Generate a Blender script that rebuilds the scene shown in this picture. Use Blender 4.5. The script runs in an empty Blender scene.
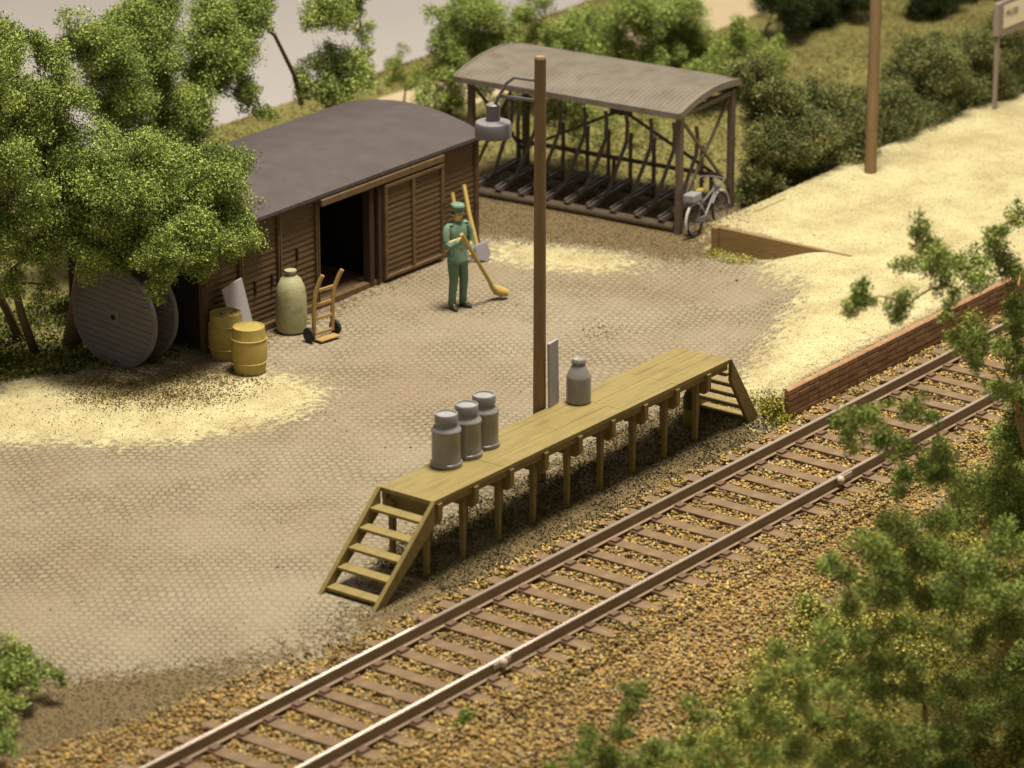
import bpy, bmesh, math, random
import numpy as np
from mathutils import Vector, Matrix
R = math.radians
scene = bpy.context.scene
C = scene.collection
random.seed(4)

# ---------------------------------------------------------------- camera
cam_d = bpy.data.cameras.new('camera')
cam = bpy.data.objects.new('camera', cam_d); C.objects.link(cam)
PITCH = 0.349
FX, FY = 0.79862, 0.60183
cam.location = (-38.0, -27.862, 19.616)
cam.rotation_euler = Vector((FX*math.cos(PITCH), FY*math.cos(PITCH), -math.sin(PITCH))).to_track_quat('-Z', 'Y').to_euler()
cam_d.sensor_width = 36; cam_d.lens = 3880*36/1024
cam_d.clip_start = 0.5; cam_d.clip_end = 2000
cam_d.dof.use_dof = True; cam_d.dof.focus_distance = 55.5; cam_d.dof.aperture_fstop = 0.62
scene.camera = cam

# ---------------------------------------------------------------- light of the hall
world = bpy.data.worlds.new('World'); scene.world = world; world.use_nodes = True
wb = world.node_tree.nodes['Background']
wb.inputs[0].default_value = (1.0, 0.96, 0.88, 1); wb.inputs[1].default_value = 0.29

def lamp(name, loc, target, sx, sy, power, col):
    l = bpy.data.lights.new(name, 'AREA'); l.shape = 'RECTANGLE'; l.size = sx; l.size_y = sy
    l.energy = power; l.color = col
    o = bpy.data.objects.new(name, l); C.objects.link(o); o.location = loc
    o.rotation_euler = (Vector(target)-Vector(loc)).to_track_quat('-Z', 'Y').to_euler()
    return o
lamp('hall_lamp', (7, 1, 45), (5, 4, 0), 10, 10, 44000, (1.0, 0.965, 0.875))
lamp('hall_lamp', (41, 37, 28.5), (-6, 0, 0), 10, 4, 2000, (1.0, 0.95, 0.9))
scene.view_settings.view_transform = 'Standard'
scene.view_settings.look = 'None'
scene.view_settings.exposure = 0.0
scene.view_settings.gamma = 1.0

# ---------------------------------------------------------------- materials
def sr(r, g, b):
    f = lambda c: (c/255/12.92) if c/255 <= .04045 else ((c/255+.055)/1.055)**2.4
    return (f(r), f(g), f(b), 1)
MATS = {}
def mat(name, col, rough=.8, var=.18, scale=8., bump=.0, bscale=40., metal=0., spec=.3, attr=False, stain=None, stretch=None):
    m = bpy.data.materials.new(name); m.use_nodes = True
    nt = m.node_tree; N = nt.nodes; L = nt.links
    b = N['Principled BSDF']; b.inputs['Roughness'].default_value = rough
    b.inputs['Metallic'].default_value = metal; b.inputs['Specular IOR Level'].default_value = spec
    tc = N.new('ShaderNodeTexCoord'); src = tc.outputs['Object']
    if stretch:
        mp = N.new('ShaderNodeMapping'); mp.inputs['Scale'].default_value = stretch; L.new(src, mp.inputs['Vector']); src = mp.outputs[0]
    n1 = N.new('ShaderNodeTexNoise'); n1.inputs['Scale'].default_value = scale; n1.inputs['Detail'].default_value = 6; n1.inputs['Roughness'].default_value = .65
    L.new(src, n1.inputs['Vector'])
    mr = N.new('ShaderNodeMapRange'); mr.inputs[1].default_value = .25; mr.inputs[2].default_value = .75
    mr.inputs[3].default_value = 1-var; mr.inputs[4].default_value = 1+var
    L.new(n1.outputs[0], mr.inputs[0])
    mx = N.new('ShaderNodeMix'); mx.data_type = 'RGBA'; mx.blend_type = 'MULTIPLY'; mx.inputs[0].default_value = 1
    if attr:
        at = N.new('ShaderNodeAttribute'); at.attribute_name = 'Col'; L.new(at.outputs['Color'], mx.inputs[6])
    else: mx.inputs[6].default_value = col
    L.new(mr.outputs[0], mx.inputs[7]); out = mx.outputs[2]
    if stain:
        n2 = N.new('ShaderNodeTexNoise'); n2.inputs['Scale'].default_value = stain[1]; n2.inputs['Detail'].default_value = 5
        L.new(src, n2.inputs['Vector'])
        m2 = N.new('ShaderNodeMapRange'); m2.inputs[1].default_value = .52; m2.inputs[2].default_value = .68; m2.inputs[4].default_value = stain[2]
        L.new(n2.outputs[0], m2.inputs[0])
        m3 = N.new('ShaderNodeMix'); m3.data_type = 'RGBA'; m3.inputs[7].default_value = stain[0]
        L.new(m2.outputs[0], m3.inputs[0]); L.new(out, m3.inputs[6]); out = m3.outputs[2]
    L.new(out, b.inputs['Base Color'])
    if bump:
        n3 = N.new('ShaderNodeTexNoise'); n3.inputs['Scale'].default_value = bscale; n3.inputs['Detail'].default_value = 4
        L.new(src, n3.inputs['Vector'])
        bp = N.new('ShaderNodeBump'); bp.inputs['Strength'].default_value = bump; bp.inputs['Distance'].default_value = .03
        L.new(n3.outputs[0], bp.inputs['Height']); L.new(bp.outputs[0], b.inputs['Normal'])
    MATS[name] = m
    return m
DUST = sr(170, 145, 105)
mat('leaf', None, .9, .12, 3, attr=True, spec=.1)
mat('stone', None, .85, .12, 20, attr=True, spec=.25)
mat('bark', sr(100, 80, 54), .9, .3, 12, .5, 30)
mat('twig', sr(150, 118, 70), .85, .2, 12, .3, 30)
mat('deck_wood', sr(134, 115, 64), .62, .14, 5, .25, 22, spec=.35, stain=(sr(112, 96, 58), 3, .55), stretch=(.5, 2.6, 1))
mat('frame_wood', sr(124, 106, 58), .65, .18, 6, .25, 30, spec=.3, stain=(sr(108, 94, 52), 4, .5))
mat('shed_wood', sr(92, 71, 45), .7, .24, 5, .35, 30, spec=.3, stretch=(.4, 1, 3), stain=(sr(92, 68, 40), 5, .5))
mat('shed_trim', sr(98, 77, 50), .65, .22, 6, .3, 30, stain=(sr(78, 54, 30), 5, .6))
mat('shed_dark', sr(58, 40, 26), .8, .2, 6, .3, 30)
mat('shed_wood_shaded', sr(40, 30, 24), .8, .2, 6, .3, 30)  # planks of the left end wall, shade under the tree painted into the colour
mat('roof_felt', sr(76, 67, 63), .75, .16, 2.2, .35, 14, spec=.3, stain=(sr(88, 78, 71), 2.6, .35))
mat('corrugated', sr(116, 106, 92), .7, .2, 3, .2, 30, spec=.3, stain=(sr(100, 86, 66), 2.2, .6))
mat('shelter_frame', sr(98, 84, 70), .6, .2, 7, .2, 40, spec=.35)
mat('rack_metal', sr(108, 95, 86), .5, .25, 10, .2, 40, spec=.5)
mat('log_wood', sr(92, 78, 60), .8, .25, 8, .4, 30)
mat('pole_wood', sr(132, 107, 74), .7, .18, 6, .25, 30, spec=.25, stretch=(1, 1, .25), stain=(sr(104, 86, 58), 4, .45))
mat('lamp_grey', sr(112, 104, 104), .45, .12, 8, .1, 40, spec=.5)
mat('can_grey', sr(130, 124, 117), .3, .10, 9, .08, 50, spec=.6, stain=(sr(110, 100, 84), 6, .4))
mat('board_grey', sr(156, 148, 146), .7, .1, 7, .15, 40)
mat('drum_grey', sr(104, 97, 96), .75, .16, 7, .25, 40, stain=(sr(96, 84, 74), 5, .5), stretch=(1, .5, 2))
mat('drum_dark', sr(60, 50, 42), .75, .2, 7, .3, 40)
mat('barrel_paint', sr(164, 142, 74), .55, .13, 6, .15, 30, spec=.4, stain=(sr(138, 114, 48), 5, .5))
mat('carboy_green', sr(160, 154, 114), .55, .16, 5, .15, 30, spec=.4, stain=(sr(122, 114, 58), 5, .7))
mat('bottle_dark', sr(60, 62, 30), .5, .2, 8, .1, 30)
mat('bottle_green', sr(118, 116, 52), .5, .15, 8, .1, 30)
mat('truck_wood', sr(160, 128, 74), .6, .14, 8, .15, 40)
mat('rubber', sr(42, 38, 38), .6, .15, 8, .1, 40)
mat('handle_wood', sr(174, 148, 76), .5, .1, 8, spec=.45)
mat('blade_grey', sr(130, 122, 124), .5, .1, 8, spec=.5)
mat('uniform', sr(98, 122, 100), .6, .2, 12, .25, 40, spec=.4, stain=(sr(128, 150, 120), 9, .6))
mat('trousers', sr(92, 116, 94), .6, .14, 16, .12, 60, spec=.35)
mat('skin', sr(214, 176, 112), .55, .06, 16, spec=.35)
mat('shoe', sr(60, 56, 46), .5, .1, 16)
mat('hair', sr(70, 56, 36), .7, .1, 16)
mat('rail_side', sr(138, 114, 84), .6, .15, 5, .15, 60, spec=.4, stain=(sr(134, 112, 80), 3, .5))
mat('rail_head', sr(196, 176, 155), .27, .06, 6, metal=.55, spec=.6)
mat('sleeper', sr(118, 95, 70), .85, .12, 6, .25, 60, spec=.2, stain=(sr(140, 116, 88), 5, .6))
mat('chair', sr(104, 78, 58), .8, .18, 6, .2, 60)
mat('lump', sr(190, 170, 150), .5, .12, 16)
mat('wedge_wood', sr(130, 104, 66), .75, .18, 5, .3, 30, stretch=(1, .4, 2))
mat('bike_grey', sr(112, 103, 102), .45, .1, 16, spec=.5)
mat('bike_tyre', sr(48, 42, 40), .7, .1, 16)
mat('bike_fender', sr(176, 166, 156), .45, .1, 16, spec=.5)
mat('bike_basket', sr(138, 134, 134), .55, .12, 16, .2, 80)
mat('bike_saddle', sr(150, 132, 66), .55, .1, 16)
mat('sign_frame', sr(140, 124, 112), .5, .08, 8)
mat('sign_white', sr(226, 214, 184), .6, .05, 8)
mat('sign_black', sr(64, 54, 40), .7, .05, 8)
mat('floor_pale', sr(172, 162, 154), .6, .05, .08, .0, 3, spec=.25)
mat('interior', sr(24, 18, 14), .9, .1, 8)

# ---------------------------------------------------------------- mesh helpers
class MB:
    def __init__(s, o=(0, 0, 0)): s.v = []; s.f = []; s.m = []; s.o = Vector(o); s.cur = 0
    def add(s, vs, fs):
        k = len(s.v); s.v += [Vector(v)-s.o for v in vs]
        s.f += [tuple(i+k for i in f) for f in fs]; s.m += [s.cur]*len(fs)
    def box(s, x0, y0, z0, x1, y1, z1):
        s.add([(x0,y0,z0),(x1,y0,z0),(x1,y1,z0),(x0,y1,z0),(x0,y0,z1),(x1,y0,z1),(x1,y1,z1),(x0,y1,z1)],
              [(3,2,1,0),(4,5,6,7),(0,1,5,4),(1,2,6,5),(2,3,7,6),(3,0,4,7)])
    def beam(s, a, b, w, h, up=(0, 0, 1)):
        a = Vector(a); b = Vector(b); d = (b-a).normalized(); up = Vector(up)
        if abs(d.dot(up)) > .98: up = Vector((0, 1, 0))
        x = d.cross(up).normalized(); u = x.cross(d)
        vs = [p+x*sx*w/2+u*su*h/2 for p in (a, b) for sx, su in ((-1,-1),(1,-1),(1,1),(-1,1))]
        s.add(vs, [(3,2,1,0),(4,5,6,7),(0,1,5,4),(1,2,6,5),(2,3,7,6),(3,0,4,7)])
    def prism(s, pts, n, t):            # polygon pts extruded by vector n*t
        n = Vector(n).normalized()*t; k = len(pts); pts = [Vector(p) for p in pts]
        s.add(pts+[p+n for p in pts], [tuple(range(k))[::-1], tuple(range(k, 2*k))]+[(i, (i+1)%k, (i+1)%k+k, i+k) for i in range(k)])
    def tube(s, pts, rad, n=8, cap=True):
        pts = [Vector(p) for p in pts]
        if not hasattr(rad, '__len__'): rad = [rad]*len(pts)
        vs = []; prev = None
        for i, p in enumerate(pts):
            d = (pts[min(i+1, len(pts)-1)]-pts[max(i-1, 0)]).normalized()
            if prev is None:
                u = d.cross(Vector((0, 0, 1)) if abs(d.z) < .9 else Vector((1, 0, 0))).normalized()
            else: u = (prev-d*prev.dot(d)).normalized()
            prev = u; w = d.cross(u)
            vs += [p+(u*math.cos(2*math.pi*j/n)+w*math.sin(2*math.pi*j/n))*rad[i] for j in range(n)]
        fs = [(i*n+j, i*n+(j+1)%n, (i+1)*n+(j+1)%n, (i+1)*n+j) for i in range(len(pts)-1) for j in range(n)]
        if cap: fs += [tuple(range(n))[::-1], tuple((len(pts)-1)*n+j for j in range(n))]
        s.add(vs, fs)
    def ring(s, c, nrm, rad, r, seg=28, n=6):
        nrm = Vector(nrm).normalized(); c = Vector(c)
        u = nrm.cross(Vector((0, 0, 1)) if abs(nrm.z) < .9 else Vector((1, 0, 0))).normalized(); w = nrm.cross(u)
        vs = []
        for i in range(seg):
            d = u*math.cos(2*math.pi*i/seg)+w*math.sin(2*math.pi*i/seg)
            vs += [c+d*(rad+r*math.cos(2*math.pi*j/n))+nrm*r*math.sin(2*math.pi*j/n) for j in range(n)]
        s.add(vs, [(i*n+j, ((i+1)%seg)*n+j, ((i+1)%seg)*n+(j+1)%n, i*n+(j+1)%n) for i in range(seg) for j in range(n)])
    def lathe(s, c, prof, seg=28, axis=(0, 0, 1), ax2=1.0):
        axis = Vector(axis).normalized(); c = Vector(c)
        u = axis.cross(Vector((0, 1, 0)) if abs(axis.y) < .9 else Vector((1, 0, 0))).normalized(); w = axis.cross(u)
        vs = []
        for r, z in prof:
            vs += [c+axis*z+(u*math.cos(2*math.pi*j/seg)+w*ax2*math.sin(2*math.pi*j/seg))*r for j in range(seg)]
        k = len(prof)
        s.add(vs, [(i*seg+j, i*seg+(j+1)%seg, (i+1)*seg+(j+1)%seg, (i+1)*seg+j) for i in range(k-1) for j in range(seg)]
              + [tuple(range(seg))[::-1], tuple((k-1)*seg+j for j in range(seg))])
    def build(s, name, m, parent=None, smooth=False, bevel=0, loc=None):
        me = bpy.data.meshes.new(name); me.from_pydata([tuple(v) for v in s.v], [], s.f)
        bm = bmesh.new(); bm.from_mesh(me); bmesh.ops.recalc_face_normals(bm, faces=bm.faces); bm.to_mesh(me); bm.free()
        for q in (m if isinstance(m, (list, tuple)) else [m]): me.materials.append(MATS[q])
        me.polygons.foreach_set('material_index', s.m)
        o = bpy.data.objects.new(name, me); C.objects.link(o)
        if parent is not None: o.parent = parent
        if loc is not None: o.location = loc
        if smooth:
            me.polygons.foreach_set('use_smooth', [True]*len(me.polygons))
            if smooth != 'all':
                me.set_sharp_from_angle(angle=R(40))
        if bevel:
            b = o.modifiers.new('bevel', 'BEVEL'); b.width = bevel; b.segments = 2; b.limit_method = 'ANGLE'
        return o
def tag(o, label=None, cat=None, group=None, kind=None):
    if label: o['label'] = label
    if cat: o['category'] = cat
    if group: o['group'] = group
    if kind: o['kind'] = kind
    return o
def thing(name, label, cat, loc=(0, 0, 0), rz=0, group=None):
    o = bpy.data.objects.new(name, None); C.objects.link(o)
    o.location = loc; o.rotation_euler = (0, 0, rz); o.empty_display_size = .2
    return tag(o, label, cat, group)
def copy_tree(o, parent=None):
    c = o.copy(); C.objects.link(c)
    if parent is not None: c.parent = parent
    for ch in list(o.children): copy_tree(ch, c)
    return c
def npmesh(name, V, F, col, m, parent=None, smooth=False):
    V = np.asarray(V, np.float32); F = np.asarray(F, np.int32); k = F.shape[1]
    me = bpy.data.meshes.new(name)
    me.vertices.add(len(V)); me.vertices.foreach_set('co', V.ravel())
    me.loops.add(F.size); me.loops.foreach_set('vertex_index', F.ravel())
    me.polygons.add(len(F)); me.polygons.foreach_set('loop_start', np.arange(0, F.size, k, dtype=np.int32))
    if smooth: me.polygons.foreach_set('use_smooth', np.ones(len(F), bool))
    me.update(calc_edges=True)
    if col is not None:
        a = me.attributes.new('Col', 'FLOAT_COLOR', 'POINT')
        c4 = np.ones((len(V), 4), np.float32); c4[:, :3] = col; a.data.foreach_set('color', c4.ravel())
    me.materials.append(MATS[m] if isinstance(m, str) else m)
    o = bpy.data.objects.new(name, me); C.objects.link(o)
    if parent is not None: o.parent = parent
    return o
rng = np.random.default_rng(11)
def lin(cols): return np.array([sr(*c)[:3] for c in cols])
def pick(cols, w, n):
    c = lin(cols); i = rng.choice(len(c), n, p=np.array(w)/sum(w))
    return c[i]*rng.uniform(.8, 1.2, (n, 1))

# ---------------------------------------------------------------- ground heights
def sm(t): t = np.clip(t, 0, 1); return t*t*(3-2*t)
def ground_h(X, Y):
    X = np.asarray(X, float); Y = np.asarray(Y, float)
    h = np.zeros(np.broadcast(X, Y).shape)
    u = (X-7.0)*.55-(Y-1.0)
    ramp = .38*sm((u+1.2)/1.5)*sm((X-5.8)/1.3)
    plat = np.where(X > 12.27, .38*sm((6.35-Y)/.35), 0)
    h = np.maximum(ramp, plat)*np.where(Y > .68, 1, 0)*sm((6.4-Y)/.3)
    low = -.12*sm((.95-Y)/.4)
    low2 = -.12*np.where(Y < .66, 1, 0)
    h = h+np.where(X > 6.5, low2, low)
    h = h - 1.1*sm((-2.3-Y)/3.2)
    h = h + .015*np.sin(X*1.3+.7*np.sin(Y*.9))*np.sin(Y*1.1+1)*np.where(Y>1,1,0)
    return h
def gh(x, y): return float(ground_h(x, y))
BL = {}
BL['treeA']=[(2.8,8.65,2.03,0.3),(2.59,8.65,2.31,0.32),(2.46,8.65,1.96,0.24),(3.48,8.65,2.36,0.31),(3.7,8.65,1.92,0.25),(3.27,8.65,2.76,0.3),(3.82,8.65,1.64,0.18),(3.13,8.65,2.02,0.36),(1.89,8.65,1.57,0.1),(1.88,8.65,1.34,0.07),(4.21,9.4,1.6,0.52),(4.5,9.4,1.47,0.29),(3.32,9.4,2.29,0.6),(2.43,9.4,2.21,0.5),(1.7,9.4,2.85,0.55),(3.79,9.4,2.73,0.42),(2.57,9.4,2.94,0.5),(1.68,10.2,2.4,0.5),(1.88,9.4,2.04,0.38),(1.91,8.65,1.98,0.29),(2.79,8.65,1.8,0.3),(1.78,8.65,1.52,0.12),(2.01,8.65,1.74,0.15),(3.5,8.65,1.66,0.15),(2.14,10.2,2.98,0.53),(1.72,10.4,3.05,0.5),(1.66,9.8,1.94,0.29)]
BL['treeB']=[(0.96,10.6,2.81,0.47),(1.33,10.6,1.87,0.41),(0.51,10.6,2.24,0.44),(0.77,10.6,1.47,0.26),(1.64,10.6,3.49,0.5),(1.14,10.6,4.06,0.49),(0.49,10.6,3.61,0.58),(0.46,10.6,4.66,0.52),(1.99,10.6,4.02,0.44),(1.81,10.6,4.67,0.32),(1.52,10.6,5.03,0.2),(1.5,10.6,1.28,0.21)]
BL['treeC']=[(5.01,12.6,3.8,0.41),(5.71,12.6,4.11,0.47),(6.16,12.6,3.64,0.51),(5.43,12.6,3.14,0.54),(6.42,12.6,4.24,0.41),(5.64,12.6,2.61,0.44),(6.13,12.6,2.91,0.38),(7.72,12.6,3.47,0.48),(8.46,12.6,3.65,0.46),(7.45,12.6,2.86,0.48),(8.88,12.6,3.48,0.26),(7.06,12.6,2.36,0.42),(8.3,12.6,2.59,0.26),(8.54,12.6,2.2,0.23),(8.83,12.6,1.92,0.2),(7.49,12.6,4.02,0.35),(6.8,12.6,2.0,0.39),(7.94,12.6,3.0,0.39),(6.57,12.6,2.23,0.32),(4.57,12.6,4.22,0.28)]
BL['treeZ']=[(2.37,12.0,4.47,0.3),(2.0,12.0,4.7,0.36),(2.18,12.0,4.12,0.24)]
BL['treeD']=[(10.75,12.7,3.25,0.44),(11.33,12.7,3.16,0.3),(10.27,12.7,3.14,0.2),(11.54,12.7,2.73,0.2),(11.12,12.7,2.04,0.41),(10.46,12.7,2.09,0.3),(11.66,12.7,2.18,0.24),(10.84,12.7,1.75,0.3),(10.06,12.7,1.97,0.2),(9.94,12.7,2.38,0.17),(11.79,12.7,1.8,0.14),(11.29,12.7,3.57,0.4),(10.73,12.7,2.64,0.13)]
BL['sapling']=[(15.36,14.9,1.17,0.11),(15.3,14.9,0.97,0.15),(15.47,14.9,0.71,0.18),(15.07,14.9,0.97,0.11),(15.88,14.9,0.68,0.13),(15.82,14.9,0.42,0.15),(15.12,14.9,0.73,0.13)]
BL['s1']=[(14.55,13.4,2.21,0.14),(15.06,13.4,1.97,0.2),(14.63,13.4,1.82,0.14),(15.38,13.4,1.61,0.2),(14.97,13.4,1.44,0.18),(14.54,13.4,1.66,0.11),(14.97,13.4,1.16,0.21),(15.5,13.4,1.23,0.18),(14.19,13.4,0.89,0.14),(14.7,13.4,0.46,0.16),(14.97,13.4,0.79,0.18),(14.5,13.4,0.71,0.14),(15.2,13.4,0.46,0.13)]
BL['s2']=[(15.04,13.0,2.31,0.23),(15.57,13.0,2.02,0.21),(15.34,13.0,2.34,0.18),(16.52,13.0,1.9,0.16),(16.8,13.0,1.43,0.15),(15.83,13.0,1.52,0.23),(16.25,13.0,1.23,0.22),(17.16,13.0,1.44,0.13),(15.42,13.0,1.31,0.21),(16.77,13.0,1.06,0.16),(15.27,13.0,0.88,0.14),(16.31,13.0,1.68,0.13),(17.07,13.0,1.99,0.16)]
BL['s3']=[(17.29,12.6,1.46,0.22),(17.82,12.6,1.22,0.22),(18.51,12.6,1.28,0.24),(18.83,12.6,0.89,0.24),(16.9,12.6,1.43,0.16),(18.26,12.6,0.91,0.2),(17.57,12.6,1.63,0.15),(19.03,12.6,0.6,0.19),(18.0,12.6,1.73,0.11),(17.45,12.6,1.13,0.16)]
BL['s4']=[(18.68,12.0,1.74,0.24),(19.35,12.0,1.52,0.26),(20.07,12.0,1.43,0.28),(20.51,12.0,1.07,0.21),(19.79,12.0,0.97,0.24),(20.22,12.0,0.73,0.24),(19.66,12.0,0.71,0.19),(18.97,12.0,1.37,0.18),(20.79,12.0,0.39,0.23),(21.16,12.0,0.56,0.19),(19.15,12.0,0.67,0.19),(20.3,12.0,0.32,0.19)]
BL['s5']=[(19.62,10.4,1.43,0.13),(19.56,10.4,1.26,0.15),(20.07,10.4,1.07,0.18),(19.51,10.4,0.89,0.22),(20.28,10.4,0.76,0.2),(19.85,10.4,0.53,0.24),(18.93,10.4,0.83,0.22),(20.76,10.4,0.46,0.22),(20.91,10.4,0.84,0.13),(18.44,10.4,0.86,0.18),(20.43,10.4,0.27,0.22),(19.14,10.4,1.12,0.15)]
BL['scr']=[(14.02,10.3,1.14,0.28),(14.84,10.3,0.84,0.28),(14.46,10.3,0.62,0.21),(13.58,10.3,1.0,0.15),(15.5,10.3,0.69,0.14),(16.27,10.3,0.38,0.14),(16.89,10.3,0.29,0.16),(15.21,10.3,0.35,0.12)]
BL['hb1']=[(15.11,6.7,1.51,0.37),(15.01,6.7,1.04,0.32),(15.4,6.7,0.5,0.41),(14.92,6.7,0.26,0.25),(15.76,6.7,0.86,0.41),(16.1,6.7,0.15,0.31),(14.97,6.7,1.92,0.27),(15.53,6.7,1.71,0.25),(14.66,6.7,0.56,0.2),(14.55,6.7,0.18,0.17),(14.73,6.7,1.1,0.19),(14.23,6.7,2.43,0.18),(14.77,6.7,2.45,0.2),(16.04,6.7,1.51,0.14),(16.41,6.7,1.69,0.14)]
BL['hb2']=[(16.53,6.6,1.14,0.41),(17.05,6.6,0.49,0.49),(16.42,6.6,0.28,0.38),(17.68,6.6,0.79,0.35),(17.55,6.6,0.09,0.28),(16.07,6.6,0.98,0.34),(16.84,6.6,1.38,0.21)]
BL['hb3']=[(18.32,6.5,1.12,0.16),(19.16,6.5,1.06,0.14),(17.59,6.5,1.19,0.16),(18.51,6.5,0.62,0.46),(19.21,6.5,0.18,0.39),(18.03,6.5,0.36,0.35),(19.88,6.5,0.39,0.32),(18.83,6.5,0.91,0.28),(19.55,6.5,0.28,0.32),(18.01,6.5,0.77,0.28)]
BL['hb4']=[(19.62,6.6,1.6,0.14),(20.3,6.6,1.71,0.14),(21.18,6.6,1.45,0.14),(21.91,6.6,1.14,0.16),(19.98,6.6,1.28,0.43),(20.71,6.6,0.75,0.47),(21.4,6.6,0.87,0.44),(20.02,6.6,0.72,0.36),(22.16,6.6,0.33,0.37),(20.67,6.6,1.37,0.29),(21.27,6.6,0.24,0.29),(19.31,6.6,1.24,0.25)]
BL['hb5']=[(22.3,6.4,0.99,0.44),(23.24,6.4,0.7,0.48),(21.98,6.4,0.5,0.33),(23.1,6.4,0.15,0.3),(24.03,6.4,0.14,0.49),(21.38,6.4,1.32,0.25),(22.46,6.4,1.28,0.22)]
BL['db1']=[(23.69,12.0,0.88,0.43),(24.78,12.0,0.62,0.47),(25.88,12.0,0.52,0.48),(24.24,12.0,0.53,0.27),(25.34,12.0,0.26,0.28),(26.63,12.0,0.39,0.28),(23.16,12.0,1.09,0.27)]
BL['db2']=[(27.7,10.9,0.27,0.4),(28.7,10.9,-0.01,0.37),(29.5,10.9,-0.07,0.33),(26.92,10.9,0.56,0.36)]
BL['I']=[(0.63,-5.0,5.42,0.13),(0.47,-5.0,5.34,0.08),(0.24,-5.0,5.04,0.12),(-0.79,-5.0,5.0,0.14),(-0.91,-5.0,4.85,0.11),(-0.6,-5.0,4.8,0.09),(-1.04,-5.0,4.82,0.08),(0.09,-5.0,4.61,0.17),(0.05,-5.0,4.43,0.11),(1.02,-5.0,4.85,0.23),(0.75,-5.0,5.01,0.13),(1.19,-5.0,4.51,0.15),(1.81,-5.0,4.46,0.19),(1.6,-5.0,4.7,0.12),(2.36,-5.0,4.58,0.21),(2.41,-5.0,4.88,0.11),(2.19,-5.0,4.83,0.1),(2.84,-5.0,4.99,0.15),(2.79,-5.0,3.88,0.2),(3.05,-5.0,3.48,0.19),(1.95,-5.0,3.65,0.24),(1.5,-5.0,3.77,0.11),(1.91,-5.0,3.28,0.12),(2.67,-5.0,2.71,0.18),(3.16,-5.0,2.84,0.2),(2.94,-5.0,4.24,0.15),(1.28,-5.0,4.16,0.1),(2.77,-5.0,3.22,0.13)]
BL['J']=[(3.23,-4.8,3.11,0.17),(3.51,-4.8,2.28,0.19),(3.35,-4.8,1.78,0.19),(3.13,-4.8,1.29,0.19),(3.53,-4.8,0.81,0.22),(3.04,-4.8,2.62,0.13),(3.3,-4.8,3.43,0.15),(0.78,-4.8,2.98,0.15),(-0.37,-4.8,3.28,0.16),(0.23,-4.8,3.18,0.06),(1.22,-4.8,2.73,0.11),(-0.84,-4.8,3.27,0.11),(-0.43,-4.8,3.19,0.17),(-0.63,-4.8,2.97,0.13),(0.25,-4.8,2.74,0.17),(0.55,-4.8,2.5,0.12),(1.55,-4.8,2.15,0.18),(1.42,-4.8,1.96,0.21),(0.72,-4.8,2.02,0.16),(0.51,-4.8,1.96,0.09),(3.03,-4.8,1.59,0.15),(3.48,-4.8,1.68,0.21),(3.53,-4.8,2.0,0.18),(1.04,-4.8,2.21,0.1),(2.53,-4.8,1.2,0.26),(2.01,-4.8,1.55,0.15),(3.15,-4.8,1.09,0.21),(3.66,-4.8,1.12,0.21),(3.53,-4.8,0.61,0.24),(2.09,-4.8,1.14,0.15),(3.14,-4.8,0.59,0.18)]
BL['K1']=[(-1.51,-5.6,2.09,0.26),(-2.3,-5.6,2.13,0.18),(-0.72,-5.6,2.01,0.24),(-0.97,-5.6,1.66,0.24),(-0.01,-5.6,1.52,0.29),(0.24,-5.6,1.86,0.2),(-1.87,-5.6,1.84,0.17),(-1.12,-5.6,1.27,0.24),(-0.43,-5.6,1.16,0.24),(-1.69,-5.6,1.33,0.19),(-2.12,-5.6,1.09,0.21),(-1.32,-5.6,0.81,0.22),(-0.64,-5.6,0.77,0.19),(-1.3,-5.6,0.41,0.22),(-1.87,-5.6,0.62,0.19),(-0.6,-5.6,0.23,0.19),(0.06,-5.6,0.86,0.22),(-2.55,-5.6,1.05,0.14),(-1.05,-5.6,-0.01,0.22),(-0.34,-5.6,-0.2,0.2)]
BL['K2']=[(-0.16,-6.3,1.59,0.27),(0.61,-6.3,1.57,0.24),(-0.43,-6.3,1.21,0.26),(0.41,-6.3,1.06,0.27),(1.02,-6.3,0.98,0.25),(-0.63,-6.3,0.76,0.19),(0.82,-6.3,0.45,0.25),(0.1,-6.3,0.5,0.2),(1.12,-6.3,-0.13,0.25),(0.39,-6.3,-0.14,0.22),(-0.34,-6.3,-0.01,0.19),(1.05,-6.3,-0.72,0.25),(-0.81,-6.3,0.03,0.14),(0.31,-6.3,-0.65,0.25),(-0.53,-6.3,-0.54,0.22),(1.23,-6.3,-1.34,0.25),(0.49,-6.3,-1.33,0.25),(-0.5,-6.3,-1.02,0.24),(-0.59,-6.3,1.78,0.17)]
BL['K3']=[(-4.25,-6.2,1.88,0.13),(-3.82,-6.2,1.5,0.16),(-4.44,-6.2,1.58,0.16),(-3.16,-6.2,0.99,0.18),(-3.8,-6.2,1.1,0.18),(-4.63,-6.2,1.34,0.16),(-4.21,-6.2,0.94,0.18),(-3.35,-6.2,0.62,0.21),(-2.7,-6.2,0.44,0.21),(-5.03,-6.2,1.18,0.15),(-4.61,-6.2,0.78,0.18),(-3.76,-6.2,0.39,0.21),(-2.89,-6.2,0.06,0.23),(-2.01,-6.2,-0.08,0.24),(-1.31,-6.2,-0.41,0.24),(-5.52,-6.2,1.18,0.13),(-5.21,-6.2,0.82,0.18),(-2.21,-6.2,-0.39,0.21),(-1.17,-6.2,-0.8,0.22),(-5.81,-6.2,1.05,0.11),(-5.14,-6.2,1.53,0.08)]
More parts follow.
